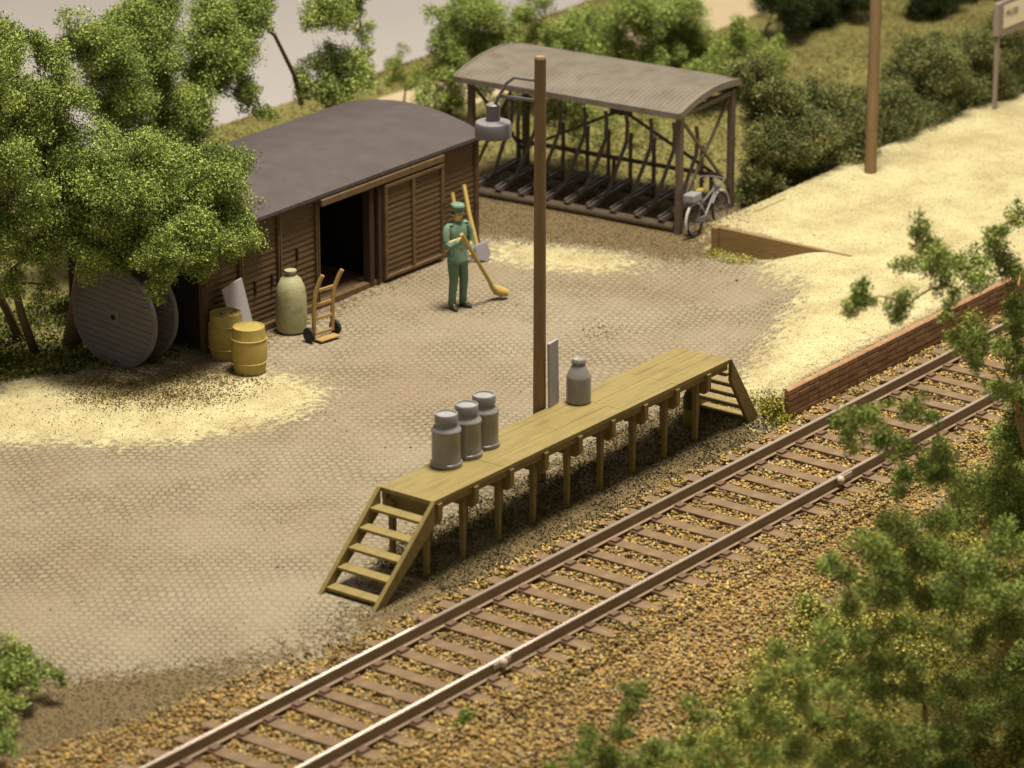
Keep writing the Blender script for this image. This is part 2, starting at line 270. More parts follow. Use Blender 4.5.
BL['K4']=[(-5.08,-4.8,1.28,0.09),(-5.17,-4.8,1.12,0.09),(-5.33,-4.8,0.96,0.09),(-5.4,-4.8,0.83,0.07),(-5.21,-4.8,1.23,0.08),(-5.91,-4.8,1.05,0.09),(-6.04,-4.8,0.92,0.1),(-5.75,-4.8,0.71,0.11),(-5.26,-4.8,0.47,0.11),(-4.76,-4.8,0.33,0.14),(-4.32,-4.8,0.2,0.14),(-3.95,-4.8,0.13,0.1),(-6.23,-4.8,0.81,0.1),(-6.61,-4.8,0.91,0.08),(-4.67,-4.8,0.5,0.06),(-5.55,-4.8,0.51,0.11),(-3.96,-4.8,0.71,0.09),(-3.75,-4.8,0.5,0.09)]
BL['L']=[(-7.25,3.02,0.35,0.17),(-7.02,2.96,0.35,0.11),(-7.82,2.55,0.35,0.19),(-7.61,2.51,0.35,0.14),(-7.26,2.43,0.35,0.11),(-7.21,2.18,0.35,0.08),(-8.47,2.01,0.35,0.19),(-8.15,2.04,0.35,0.11),(-8.9,1.43,0.35,0.14),(-7.71,2.17,0.35,0.07)]
BL['tuft1']=[(-4.59,-1.98,-0.25,0.13)]
BL['tuft2']=[(1.12,-3.12,-0.25,0.14)]
# ---------------------------------------------------------------- ground sheet
def inpoly(X, Y, poly):
    r = np.zeros(X.shape, bool); n = len(poly)
    for i in range(n):
        x0, y0 = poly[i]; x1, y1 = poly[(i+1) % n]
        c = ((y0 > Y) != (y1 > Y))
        with np.errstate(divide='ignore', invalid='ignore'):
            r ^= c & (X < (x1-x0)*(Y-y0)/(y1-y0+1e-12)+x0)
    return r
def blur(a, k):
    for _ in range(2):
        for ax in (0, 1):
            p = np.cumsum(np.insert(np.pad(a, [(k, k) if i == ax else (0, 0) for i in (0, 1)], mode='edge'), 0, 0, axis=ax), axis=ax)
            sl1 = [slice(None)]*2; sl0 = [slice(None)]*2
            sl1[ax] = slice(2*k+1, None); sl0[ax] = slice(None, -(2*k+1))
            a = (p[tuple(sl1)]-p[tuple(sl0)])/(2*k+1)
    return a
POLY = {
 'yellow': [[(-1.2,10.2),(0.8,10.6),(1.7,9.7),(2.1,8.6),(3.12,7.9),(3.6,7.2),(3.0,6.4),(1.75,6.2),(-0.2,7.1),(-0.7,8.3),(-2.5,10)],
            [(10.3,9.4),(10.7,8.0),(11.1,6.3),(10.5,6.0),(9.75,7.1),(9.5,8.4)],
            [(5.2,.7),(5.6,1.2),(7.4,2.0),(9.0,2.5),(10.2,2.9),(11.0,3.4),(11.2,4.2),(11.9,4.7),(12.3,4.4),(12.3,6.25),(60,6.25),(60,.7)]],
 'brown':  [[(1.2,9.9),(2.3,8.9),(2.95,7.9),(2.6,7.35),(1.75,7.5),(.9,8.5),(.6,9.5)],[(10.3,12.5),(10.6,8.9),(11.2,6.9),(11.3,5.5),(12.3,5.7),(14.4,6.3),(14.6,12.5)],
            [(-4.2,1.0),(-2.5,1.15),(-1.4,1.9),(1,2.0),(5,2.2),(6.6,2.1),(6.4,.9),(5.6,.2),(-2,.35),(-5.5,.8),(-7.6,1.0),(-9.5,1.1),(-14,1.2),(-14,3.9),(-9.5,3.4),(-7.4,2.9),(-6.4,2.3),(-5.5,1.55)],
            [(1.6,9.6),(2.0,8.7),(3.0,8.3),(3.3,9.3),(10.2,9.25),(10.2,8.95),(3.3,8.7),(3.2,7.9),(2.4,7.7),(1.6,8.8)]],
 'grass':  [[(-12,30),(-12,10.9),(0.3,10.8),(1.2,10.3),(1.9,9.75),(2.6,9.3),(3.2,9.2),(3.3,12.2),(10.2,12.2),(10.5,12.2),(14.4,11.8),(14.5,6.4),(60,6.3),(60,30)],
            [(11.6,5.6),(11.9,4.9),(12.3,4.2),(12.3,5.7)]],
 'path':   [[(6,15.9),(6,14.3),(15,14.25),(19,14.1),(24,13.6),(26,13.8),(27.5,14.6),(29,17.5),(26,17.2),(24.5,15.3),(20,15.3),(16,15.9)]],
 'ballast': [[(-30,.9),(-9,1.35),(-7.6,1.15),(-6.9,1.0),(-6,.95),(-5,.75),(-3,.55),(6.5,.45),(6.5,.66),(60,.66),(60,-2.4),(6,-2.6),(1.2,-3.2),(-1.9,-3.7),(-3.7,-3.5),(-5.5,-3.2),(-30,-3.2)]],
}
gx = np.arange(-16, 44.01, .08); gy = np.arange(-16, 17.001, .08)
GX, GY = np.meshgrid(gx, gy, indexing='ij')
GZ = ground_h(GX, GY)
mask = {}
for k, ps in POLY.items():
    m = np.zeros(GX.shape)
    for p_ in ps: m = np.maximum(m, inpoly(GX, GY, p_).astype(float))
    mask[k] = blur(m, {'path': 1, 'yellow': 6, 'brown': 5}.get(k, 3))
mask['veg'] = blur(np.where((GY < -2.3) & (mask['ballast'] < .5), 1., 0.), 3)
GZ = GZ + (blur(rng.normal(0, .05, GX.shape), 1))*np.clip(mask['grass']+mask['veg'], 0, 1)
def gmask(k, x, y):
    i = np.clip(((x+16)/.08).astype(int), 0, len(gx)-1); j = np.clip(((y+16)/.08).astype(int), 0, len(gy)-1)
    return mask[k][i, j]
nx, ny = GX.shape
idx = np.arange(nx*ny).reshape(nx, ny)
F = np.stack([idx[:-1, :-1], idx[1:, :-1], idx[1:, 1:], idx[:-1, 1:]], -1).reshape(-1, 4)
gm = bpy.data.materials.new('ground_mix'); gm.use_nodes = True
def build_ground_mat(m):
    nt = m.node_tree; N = nt.nodes; L = nt.links; b = N['Principled BSDF']
    b.inputs['Roughness'].default_value = .9; b.inputs['Specular IOR Level'].default_value = .15
    tc = N.new('ShaderNodeTexCoord')
    def noise(scale, detail=6, vec=None, rough=.6):
        n = N.new('ShaderNodeTexNoise'); n.inputs['Scale'].default_value = scale; n.inputs['Detail'].default_value = detail; n.inputs['Roughness'].default_value = rough
        L.new(vec or tc.outputs['Object'], n.inputs['Vector']); return n
    def ramp(src, stops):
        r = N.new('ShaderNodeValToRGB'); e = r.color_ramp.elements
        while len(e) < len(stops): e.new(.5)
        for q, (p_, c) in zip(e, stops): q.position = p_; q.color = c
        L.new(src, r.inputs[0]); return r.outputs[0]
    def mix(fac, a, c, typ='MIX'):
        x = N.new('ShaderNodeMix'); x.data_type = 'RGBA'; x.blend_type = typ
        if hasattr(fac, 'links'): L.new(fac, x.inputs[0])
        else: x.inputs[0].default_value = fac
        for i, q in ((6, a), (7, c)):
            if hasattr(q, 'links'): L.new(q, x.inputs[i])
            else: x.inputs[i].default_value = q
        return x.outputs[2]
    def math_(op, a, c=None):
        x = N.new('ShaderNodeMath'); x.operation = op
        for i, q in ((0, a), (1, c)):
            if q is None: continue
            if hasattr(q, 'links'): L.new(q, x.inputs[i])
            else: x.inputs[i].default_value = q
        return x.outputs[0]
    # cobbles: rows turned to run across the yard, warped so that they wander
    mp = N.new('ShaderNodeMapping'); mp.inputs['Rotation'].default_value = (0, 0, R(53)); L.new(tc.outputs['Object'], mp.inputs['Vector'])
    wn = noise(.35, 2); ws = N.new('ShaderNodeVectorMath'); ws.operation = 'SCALE'; ws.inputs['Scale'].default_value = .8
    L.new(wn.outputs['Color'], ws.inputs[0])
    wa = N.new('ShaderNodeVectorMath'); L.new(mp.outputs[0], wa.inputs[0]); L.new(ws.outputs[0], wa.inputs[1])
    wn2 = noise(9, 2); ws2 = N.new('ShaderNodeVectorMath'); ws2.operation = 'SCALE'; ws2.inputs['Scale'].default_value = .05
    L.new(wn2.outputs['Color'], ws2.inputs[0])
    wa2 = N.new('ShaderNodeVectorMath'); L.new(wa.outputs[0], wa2.inputs[0]); L.new(ws2.outputs[0], wa2.inputs[1])
    br = N.new('ShaderNodeTexBrick'); L.new(wa2.outputs[0], br.inputs['Vector'])
    br.inputs['Scale'].default_value = 1; br.inputs['Brick Width'].default_value = .125; br.inputs['Row Height'].default_value = .13
    br.inputs['Mortar Size'].default_value = .034; br.inputs['Mortar Smooth'].default_value = 1.0
    br.inputs['Color1'].default_value = sr(156, 142, 117); br.inputs['Color2'].default_value = sr(136, 122, 98)
    br.inputs['Mortar'].default_value = sr(98, 84, 66)
    dn = noise(.8, 4); dust = math_('MULTIPLY', ramp(dn.outputs[0], [(.38, (0, 0, 0, 1)), (.62, (1, 1, 1, 1))]), 0.62)
    dustc = ramp(noise(45, 3).outputs[0], [(.3, sr(116, 100, 76)), (.7, sr(170, 154, 124))])
    cob = mix(dust, br.outputs['Color'], dustc)
    big = noise(.28, 3)
    cob = mix(.42, cob, ramp(big.outputs[0], [(.35, sr(132, 113, 86)), (.65, sr(156, 143, 119))]), 'MIX')
    spk = noise(55, 2); cob = mix(math_('MULTIPLY', ramp(spk.outputs[0], [(.62, (0, 0, 0, 1)), (.7, (1, 1, 1, 1))]), .3), cob, sr(96, 76, 52))
    fine = noise(60, 3); med = noise(16, 4)
    yel = ramp(fine.outputs[0], [(.3, sr(158, 140, 96)), (.5, sr(188, 175, 128)), (.7, sr(210, 199, 154))])
    yel = mix(.55, yel, ramp(noise(1.2, 5).outputs[0], [(.38, sr(158, 138, 94)), (.62, sr(204, 191, 142))]))
    yelb = N.new('ShaderNodeMix')
    brn = ramp(fine.outputs[0], [(.3, sr(66, 52, 36)), (.5, sr(108, 90, 60)), (.72, sr(146, 126, 84))])
    grs = ramp(med.outputs[0], [(.3, sr(74, 68, 38)), (.5, sr(120, 112, 62)), (.7, sr(152, 142, 86))])
    grs = mix(.4, grs, ramp(noise(1.5, 4).outputs[0], [(.35, sr(104, 84, 54)), (.6, sr(132, 126, 70))]))
    pth = ramp(fine.outputs[0], [(.3, sr(176, 154, 116)), (.7, sr(200, 180, 144))])
    bal = ramp(noise(22, 4).outputs[0], [(.3, sr(120, 92, 56)), (.5, sr(148, 116, 70)), (.7, sr(168, 136, 88))])
    veg = ramp(med.outputs[0], [(.3, sr(50, 48, 22)), (.55, sr(104, 96, 42)), (.7, sr(140, 128, 60))])
    col = cob
    edge = noise(7, 6, rough=.7); e2 = math_('MULTIPLY', math_('SUBTRACT', edge.outputs[0], .5), 2.2)
    masks = {}
    for k, c in (('brown', brn), ('grass', grs), ('path', pth), ('yellow', yel), ('ballast', bal), ('veg', veg)):
        at = N.new('ShaderNodeAttribute'); at.attribute_name = 'm_'+k
        v = at.outputs['Fac']
        s_ = math_('ADD', v, e2) if k != 'path' else v
        mr = N.new('ShaderNodeMapRange'); mr.inputs[1].default_value = .35; mr.inputs[2].default_value = .65; L.new(s_, mr.inputs[0])
        fac = math_('MULTIPLY', mr.outputs[0], math_('GREATER_THAN', v, .02))
        masks[k] = fac; col = mix(fac, col, c)
    L.new(col, b.inputs['Base Color'])
    inv = math_('SUBTRACT', 1, br.outputs['Fac'])
    cobh = math_('MULTIPLY', inv, math_('SUBTRACT', 1, dust))
    soft = masks['brown']
    for k in ('grass', 'yellow', 'ballast', 'path', 'veg'): soft = math_('MAXIMUM', soft, masks[k])
    hh = math_('ADD', math_('MULTIPLY', cobh, math_('SUBTRACT', 1, soft)), math_('MULTIPLY', fine.outputs[0], .7))
    hh = math_('ADD', hh, math_('MULTIPLY', math_('MULTIPLY', med.outputs[0], soft), 1.5))
    bp = N.new('ShaderNodeBump'); bp.inputs['Strength'].default_value = .75; bp.inputs['Distance'].default_value = .03
    L.new(hh, bp.inputs['Height']); L.new(bp.outputs[0], b.inputs['Normal'])
build_ground_mat(gm)
ground = npmesh('ground', np.stack([GX, GY, GZ], -1).reshape(-1, 3), F, None, gm, smooth=True)
for k, m in mask.items():
    at = ground.data.attributes.new('m_'+k, 'FLOAT', 'POINT'); at.data.foreach_set('value', m.astype(np.float32).ravel())
tag(ground, 'cobbled yard with yellow gravel, brown gravel, lawn and a pale path', 'ground', kind='structure')
b = MB(); b.box(-16, 17.0, -1.5, 44, 17.06, -.01); tag(b.build('edge_board', 'wedge_wood'), 'board edging the far side of the lawn', 'edging', kind='structure')
b = MB(); b.box(-400, -400, -1.7, 500, 500, -1.6)
tag(b.build('floor', 'floor_pale'), 'smooth pale pinkish floor beyond the edge of the lawn', 'floor', kind='structure')

# ---------------------------------------------------------------- scattered grains
def stones(name, P_, size, cols, flat=.75, m='stone', rough=.28):
    n = len(P_)
    base = np.array([(1,0,0),(-1,0,0),(0,1,0),(0,-1,0),(0,0,1),(0,0,-1)], float)
    tri = np.array([(0,2,4),(2,1,4),(1,3,4),(3,0,4),(2,0,5),(1,2,5),(3,1,5),(0,3,5)])
    V = base[None]*rng.uniform(.7, 1.25, (n, 6, 1))+rng.normal(0, rough, (n, 6, 3))
    # random rotation
    q = rng.normal(0, 1, (n, 4)); q /= np.linalg.norm(q, axis=1, keepdims=True)
    w, x, y, z = q.T
    Rm = np.stack([1-2*(y*y+z*z), 2*(x*y-z*w), 2*(x*z+y*w), 2*(x*y+z*w), 1-2*(x*x+z*z), 2*(y*z-x*w), 2*(x*z-y*w), 2*(y*z+x*w), 1-2*(x*x+y*y)], -1).reshape(n, 3, 3)
    V = np.einsum('nij,nkj->nki', Rm, V); V[..., 2] *= flat
    V = V*size[:, None, None]/2+P_[:, None, :]
    Fc = (tri[None]+(np.arange(n)*6)[:, None, None]).reshape(-1, 3)
    return npmesh(name, V.reshape(-1, 3), Fc, np.repeat(cols, 6, axis=0), m)
def scatter(n, x0, x1, y0, y1, key, thr=.4):
    x = rng.uniform(x0, x1, n); y = rng.uniform(y0, y1, n)
    k = gmask(key, x, y) > rng.uniform(thr-.25, thr+.25, n)
    return x[k], y[k]
BC = [(184,150,80),(168,136,74),(144,117,70),(126,101,64),(160,142,102),(196,166,98),(98,80,54),(174,157,120)]
x, y = scatter(190000, -13, 19, -4.2, 2.6, 'ballast', .5)
k = (np.abs(y+.7175) > .02); x, y = x[k], y[k]
z = ground_h(x, y)+rng.uniform(-.02, .03, len(x))+.035*((y > .34) & (y < .6))+.04*((y < -1.78) & (y > -2.3))
# keep the rails and the tops of most sleepers clear
k = (np.abs(y) > .075) & (np.abs(y+1.435) > .075)
sx = np.abs(((x-.1+.506/2) % .506)-.506/2)
inner = (y < .50) & (y > -1.93)
shoulder = ((y > .26) | (y < -1.68)) & inner
k &= (y < .585) | (x < 6.4)
k &= ~(inner & ~shoulder & (sx < .098) & (rng.random(len(x)) > .14+.5*(np.sin(x*2.9+y*3.7)*np.sin(y*5.1-x*1.3) > .72)))
k &= ~(shoulder & (sx < .11) & (rng.random(len(x)) > .9))
z = np.where(inner & (sx > .10), z+.016, z)
x, y, z = x[k], y[k], z[k]
cl = pick(BC, [5,5,5,4,3,2,2.5,1.5], len(x))*.94
# patches of darker and paler ballast
pn = np.sin(x*1.7+np.sin(y*2.1))*np.sin(y*2.3+x*.6)
cl = cl*(1+.16*pn)[:, None]
tag(stones('ballast', np.stack([x, y, z], -1), rng.uniform(.04, .072, len(x)), cl), 'ochre and brown ballast stones around the track', 'ballast', kind='stuff')
x, y = scatter(190000, -4, 24, .7, 11, 'yellow', .45)
tag(stones('yellow_gravel', np.stack([x, y, ground_h(x, y)+.001], -1), rng.uniform(.012, .028, len(x)), pick([(204,193,150),(186,173,130),(214,206,168),(164,146,106),(122,106,76)], [5,4,3,2.0,1.0], len(x)), .55), 'fine yellow gravel grains', 'gravel', kind='stuff')
x, y = scatter(150000, -14, 15, .2, 12.5, 'brown', .45)
tag(stones('brown_gravel', np.stack([x, y, ground_h(x, y)+.006], -1), rng.uniform(.018, .036, len(x)), pick([(110,94,66),(130,112,78),(90,78,56),(148,130,92),(104,100,76)], [5,4,4,2,3], len(x))), 'coarse dark gravel under the platform and shelter', 'gravel', kind='stuff')
x = rng.uniform(-9, 13, 1100); y = rng.uniform(1, 9, 1100); k = (gmask('yellow', x, y) < .3)
x2 = rng.normal(7.7, .22, 160); y2 = rng.normal(4.93, .2, 160)
x = np.concatenate([x[k], x2]); y = np.concatenate([y[k], y2])
tag(stones('crumbs', np.stack([x, y, ground_h(x, y)+.004], -1), rng.uniform(.012, .034, len(x))*np.where(rng.random(len(x)) > .97, 1.9, 1), pick([(102,82,54),(124,100,66),(186,168,128),(90,80,54)], [4,4,3,2], len(x))), 'loose dark crumbs strewn over the cobbles', 'crumbs', kind='stuff')

# ---------------------------------------------------------------- track
trk = thing('railway_track', 'single railway track on brown sleepers running past the loading platform', 'railway track', (0, -.7175, 0))
o0 = (0, -.7175, 0)
def rail(Y):
    b = MB(o0); x0, x1 = -16, 30
    def ext(pr, mi):
        b.cur = mi; n = len(pr)
        b.add([(x0, Y+y_, z_) for y_, z_ in pr]+[(x1, Y+y_, z_) for y_, z_ in pr], [(i, (i+1) % n, (i+1) % n+n, i+n) for i in range(n)]+[tuple(range(n)), tuple(range(n, 2*n))])
    ext([(-.065,-.05),(.065,-.05),(.065,-.035),(.015,-.022),(.012,.075),(.028,.088),(.028,.108),(-.028,.108),(-.028,.088),(-.012,.075),(-.015,-.022),(-.065,-.035)], 0)
    ext([(-.028,.1085),(.028,.1085),(.023,.118),(-.023,.118)], 1)
    return b.build('rail', ['rail_side', 'rail_head'], trk)
rail(0); rail(-1.435)
def sleeper_mb():
    b = MB()
    b.box(-.104, -1.2, -.2, .104, 1.2, -.050)
    b.cur = 1
    for s in (-.7175, .7175):
        for t in (-.105, .105):
            b.box(-.075, s+t-.05, -.055, .075, s+t+.05, -.012)
        b.box(-.1, s-.16, -.053, .1, s+.16, -.040)
    return b
sl0 = sleeper_mb().build('sleeper', ['sleeper', 'chair'], trk, bevel=.008)
for i in range(-24, 46):
    o = sl0 if i == -24 else sl0.copy()
    if i != -24: C.objects.link(o)
    o.location = (.1+i*.506+random.uniform(-.012, .012), random.uniform(-.02, .02), random.uniform(-.012, .004)); o.rotation_euler = (0, 0, random.uniform(-.012, .012))
for (px_, lab) in ((-3.17, 0), (4.54, 0)):
    b = MB(o0); b.lathe((px_, -1.475, .065), [(.0, -.07), (.045, -.05), (.065, 0), (.045, .045), (0, .065)], 14)
    b.build('joint_lump', 'lump', trk, smooth='all')
for x_ in (4.5, -3.35):
    b = MB(o0); b.box(x_, -1.475, .03, x_+.35, -1.46, .1); b.build('fishplate', 'lump', trk, bevel=.005)

# ---------------------------------------------------------------- brick edging of the gravel platform
bw = bpy.data.materials.new('brick_red'); bw.use_nodes = True
def brickmat(m):
    N = m.node_tree.nodes; L = m.node_tree.links; b = N['Principled BSDF']; b.inputs['Roughness'].default_value = .85
    tc = N.new('ShaderNodeTexCoord'); sp = N.new('ShaderNodeSeparateXYZ'); cb = N.new('ShaderNodeCombineXYZ')
    L.new(tc.outputs['Object'], sp.inputs[0]); L.new(sp.outputs['X'], cb.inputs['X']); L.new(sp.outputs['Z'], cb.inputs['Y'])
    br = N.new('ShaderNodeTexBrick'); L.new(cb.outputs[0], br.inputs['Vector']); br.inputs['Scale'].default_value = 1
    br.inputs['Brick Width'].default_value = .26; br.inputs['Row Height'].default_value = .088; br.inputs['Mortar Size'].default_value = .011; br.inputs['Mortar Smooth'].default_value = .4
    br.inputs['Color1'].default_value = sr(190, 146, 100); br.inputs['Color2'].default_value = sr(166, 122, 82); br.inputs['Mortar'].default_value = sr(178, 134, 92)
    n = N.new('ShaderNodeTexNoise'); n.inputs['Scale'].default_value = 5; L.new(tc.outputs['Object'], n.inputs['Vector'])
    mx = N.new('ShaderNodeMix'); mx.data_type = 'RGBA'; mx.blend_type = 'MULTIPLY'; mx.inputs[0].default_value = .6
    L.new(br.outputs['Color'], mx.inputs[6]); L.new(n.outputs[0], mx.inputs[7])
    L.new(mx.outputs[2], b.inputs['Base Color'])
    bp = N.new('ShaderNodeBump'); bp.invert = True; bp.inputs['Distance'].default_value = .02; L.new(br.outputs['Fac'], bp.inputs['Height']); L.new(bp.outputs[0], b.inputs['Normal'])
brickmat(bw); MATS['brick_red'] = bw
b = MB(); b.box(6.47, .64, -.3, 34, .715, .36)
w = b.build('brick_wall', 'brick_red'); tag(w, 'low orange brown brick retaining wall between yellow gravel and track', 'wall')
for k in range(6):
    b = MB(); z0 = -.18+k*.091; xx = 6.45-.02*(k % 2)
    while xx < 26:
        l_ = .27; b.box(xx+.005, .615+random.uniform(0, .006), z0+.009, xx+l_-.005, .66, z0+.082); xx += l_
    b.build('brick_course', 'brick_red', w, bevel=.007)
# wooden edging of the platform end
t = thing('edging_board', 'brown wooden board closing the end of the raised yellow gravel', 'board', (12.2, 4.8, 0))
b = MB((12.2, 4.8, 0)); b.box(12.17, 3.2, -.1, 12.25, 5.72, .395); b.build('board', 'wedge_wood', t, bevel=.01)
b = MB((12.2, 4.8, 0)); b.box(12.1, 5.725, -.1, 12.3, 5.83, .40); b.build('post', 'wedge_wood', t, bevel=.01)
b = MB((12.2, 4.8, 0)); b.box(12.305, 5.74, -.1, 14.2, 5.80, .37); b.build('return_board', 'wedge_wood', t, bevel=.01)
# ---------------------------------------------------------------- loading platform
po = (1.9, 1.35, 0)
pf = thing('loading_platform', 'olive brown wooden loading platform on tapered posts with stairs at both ends', 'platform', po)
b = MB(po); seams = [-1.52, .02, 1.55, 2.72, 4.0, 5.32]
for i in range(5):
    ny_ = 9 if i > 2 else 6
    for j in range(ny_):
        y0 = .9+.9*j/ny_; b.box(seams[i]+.002, y0+.001, 1.04, seams[i+1]-.002, y0+.9/ny_-.001, 1.1+random.uniform(-.0015, .0015))
b.build('deck', 'deck_wood', pf, bevel=.002)
b = MB(po)
for y0 in (.93, 1.70): b.box(-1.5, y0, .94, 5.3, y0+.07, 1.039)
b.build('joist', 'frame_wood', pf, bevel=.006)
for i in range(9):
    X = -1.38+i*.77
    b = MB(po)
    b.prism([(X-.05,.88,1.036),(X-.05,1.82,1.036),(X-.05,1.82,.82),(X-.05,1.76,.73),(X-.05,.94,.73),(X-.05,.88,.82)], (1,0,0), .09)
    b.build('cross_beam', 'frame_wood', pf, bevel=.008)
    for Y in (1.06, 1.62):
        b = MB(po); w0, w1 = .031, .044
        g = gh(X, Y)-.05
        vs = [(X-.085+sx*w, Y+sy*w, z) for z, w in ((g, w0), (.925, w1)) for sx, sy in ((-1,-1),(1,-1),(1,1),(-1,1))]
        b.add(vs, [(3,2,1,0),(4,5,6,7),(0,1,5,4),(1,2,6,5),(2,3,7,6),(3,0,4,7)])
        b.build('leg', 'frame_wood', pf, bevel=.008)
def stairs(x0, x1, zb, n, sd=.2):
    st = bpy.data.objects.new('stairs', None); C.objects.link(st); st.parent = pf
    s = 1 if x1 > x0 else -1
    for Y in (.87, 1.765):
        b = MB(po)
        d = Vector((x1-x0, 0, zb-1.09)).normalized(); nrm = Vector((-d.z*s, 0, d.x*s))*.20
        if nrm.z > 0: nrm = -nrm
        a = Vector((x0, Y, 1.10)); e = Vector((x1, Y, zb))
        pts = [a, e, e+Vector((-s*sd, 0, 0)), a+Vector((0, 0, -.33))]
        b.prism(pts, (0, 1, 0), .065)
        o = b.build('stringer', 'frame_wood', st, bevel=.006)
    for i in range(1, n+1):
        f = i/(n+.6); X = x0+(x1-x0)*f; Z = 1.1+(zb-1.1)*f
        b = MB(po); b.box(min(X, X-s*.19), .937, Z-.055, max(X, X-s*.19), 1.763, Z-.012); b.build('tread', 'deck_wood', st, bevel=.006)
    return st
stairs(-1.525, -2.80, -.03, 5)
stairs(5.325, 6.10, -.05, 5, .27)

# ---------------------------------------------------------------- milk cans
def can(loc, label, rz=0, k=1):
    t = thing('milk_can', label, 'milk can', loc, rz, 'grey milk cans on the loading platform')
    b = MB(); b.lathe((0,0,0), [(.205,0),(.215,.01),(.215,.05),(.2,.06),(.195,.08),(.195,.46),(.205,.475),(.205,.50),(.19,.52),(.15,.56),(.142,.58),(.142,.60)], 32); b.build('body', 'can_grey', t, smooth=True)
    b = MB(); b.lathe((0,0,0), [(.15,.601),(.158,.61),(.158,.71),(.15,.725),(.138,.725),(.13,.705),(.0,.70)], 32); b.build('lid', 'can_grey', t, smooth=True)
    return t
can((-.37, 1.58, 1.103), 'grey milk can nearest the left stairs, front one of three in a row')
can((.07, 1.58, 1.103), 'middle grey milk can of the row of three on the platform')
can((.50, 1.62, 1.103), 'rear grey milk can of the row of three on the platform')
t = thing('milk_can', 'tapered grey milk can standing alone beside the pole and grey board', 'milk can', (2.62, 1.60, 1.103), 0, 'grey milk cans on the loading platform')
b = MB(); b.lathe((0,0,0), [(.16,0),(.172,.012),(.172,.36),(.165,.39),(.10,.53),(.082,.56)], 32); b.build('body', 'can_grey', t, smooth=True)
b = MB(); b.lathe((0,0,0), [(.088,.56),(.1,.57),(.1,.60),(.085,.63),(.05,.64),(0,.64)], 32); b.build('lid', 'can_grey', t, smooth=True)
b = MB(); b.box(-.13, -.018, 0, .13, .018, .92)
o = b.build('panel', 'board_grey', bevel=.004, loc=(2.31, 1.80, 1.103)); o.rotation_euler = (R(-1), 0, R(8)); tag(o, 'narrow grey board standing upright on the platform beside the pole', 'board')
# green bottle below the platform
t = thing('bottle', 'olive green bottle standing in the gravel underneath the platform', 'bottle', (5.16, 1.45, .0))
b = MB(); b.lathe((0,0,0), [(.10,0),(.115,.02),(.12,.30)], 20); b.build('base', 'bottle_green', t, smooth=True)
b = MB(); b.lathe((0,0,0), [(.121,.302),(.125,.42),(.10,.52),(.05,.58),(.045,.63),(.03,.635)], 20); b.build('neck', 'bottle_dark', t, smooth=True)

# ---------------------------------------------------------------- lamp pole and lamp
t = thing('lamp_post', 'tall round wooden pole behind the platform carrying a grey yard lamp', 'lamp post', (2.16, 1.93, 0))
b = MB(); b.tube([(0,0,-.2),(0,0,3),(0,0,6.03)], [.092,.084,.078], 20); b.lathe((0,0,6.03), [(.078,0),(.066,.03),(0,.035)], 20); b.build('pole', 'pole_wood', t, smooth=True)
b = MB()
ax = Vector((-.12, .70, 0))
b.tube([(0,.0,5.72), ax*.55+Vector((0,0,5.72)), ax*.72+Vector((0,0,5.62)), ax+Vector((0,0,5.26))], .024, 8)
b.tube([(0,.0,5.44), ax*.6+Vector((0,0,5.44)), ax*.92+Vector((0,0,5.42))], .024, 8)
b.build('bracket', 'lamp_grey', t, smooth=True)
b = MB(); b.lathe(tuple(ax), [(.06,5.32),(.095,5.30),(.095,5.09),(.19,5.075),(.235,5.06),(.25,5.03),(.25,4.86),(.22,4.85),(.215,4.95),(0,4.96)], 32); b.build('lamp_shade', 'lamp_grey', t, smooth=True)
t = thing('pole', 'bare wooden pole at the edge of the yellow gravel before the hedge', 'pole', (16.3, 5.41, .36))
b = MB(); b.tube([(0,0,-.2),(0,0,3),(.02,-.02,6)], [.105,.1,.092], 16); o = b.build('shaft', 'pole_wood', t, smooth=True)

# ---------------------------------------------------------------- station sign
t = thing('station_sign', 'station name sign on two grey posts in front of the hedge', 'sign', (20.95, 5.7, .36))
for X in (0, 2.3):
    b = MB(); b.beam((X, 0, -.1), (X, 0, 1.42), .07, .07); b.beam((X, 0, 1.40), (X, 0, 2.0), .17, .10); b.build('post', 'sign_frame', t, bevel=.008)
b = MB(); b.box(.09, -.03, 1.36, 2.2, .03, 2.0); b.build('board', 'sign_frame', t, bevel=.008)
b = MB(); b.box(.14, -.037, 1.50, 2.16, -.031, 1.92); pn = b.build('panel', 'sign_white', t)
fc = bpy.data.curves.new('lettering', 'FONT'); fc.body = 'MUSE'; fc.size = .17; fc.extrude = .002; fc.materials.append(MATS['sign_black'])
fo = bpy.data.objects.new('lettering', fc); C.objects.link(fo); fo.parent = pn; fo.location = (.20, -.041, 1.70); fc.space_character = 1.1; fo.rotation_euler = (R(90), 0, 0)
bpy.context.view_layer.update()
lm_ = bpy.data.meshes.new_from_object(fo.evaluated_get(bpy.context.evaluated_depsgraph_get()))
lo_ = bpy.data.objects.new('lettering', lm_); C.objects.link(lo_); lo_.parent = pn; lo_.location = fo.location; lo_.rotation_euler = fo.rotation_euler
bpy.data.objects.remove(fo); lo_.name = 'lettering'

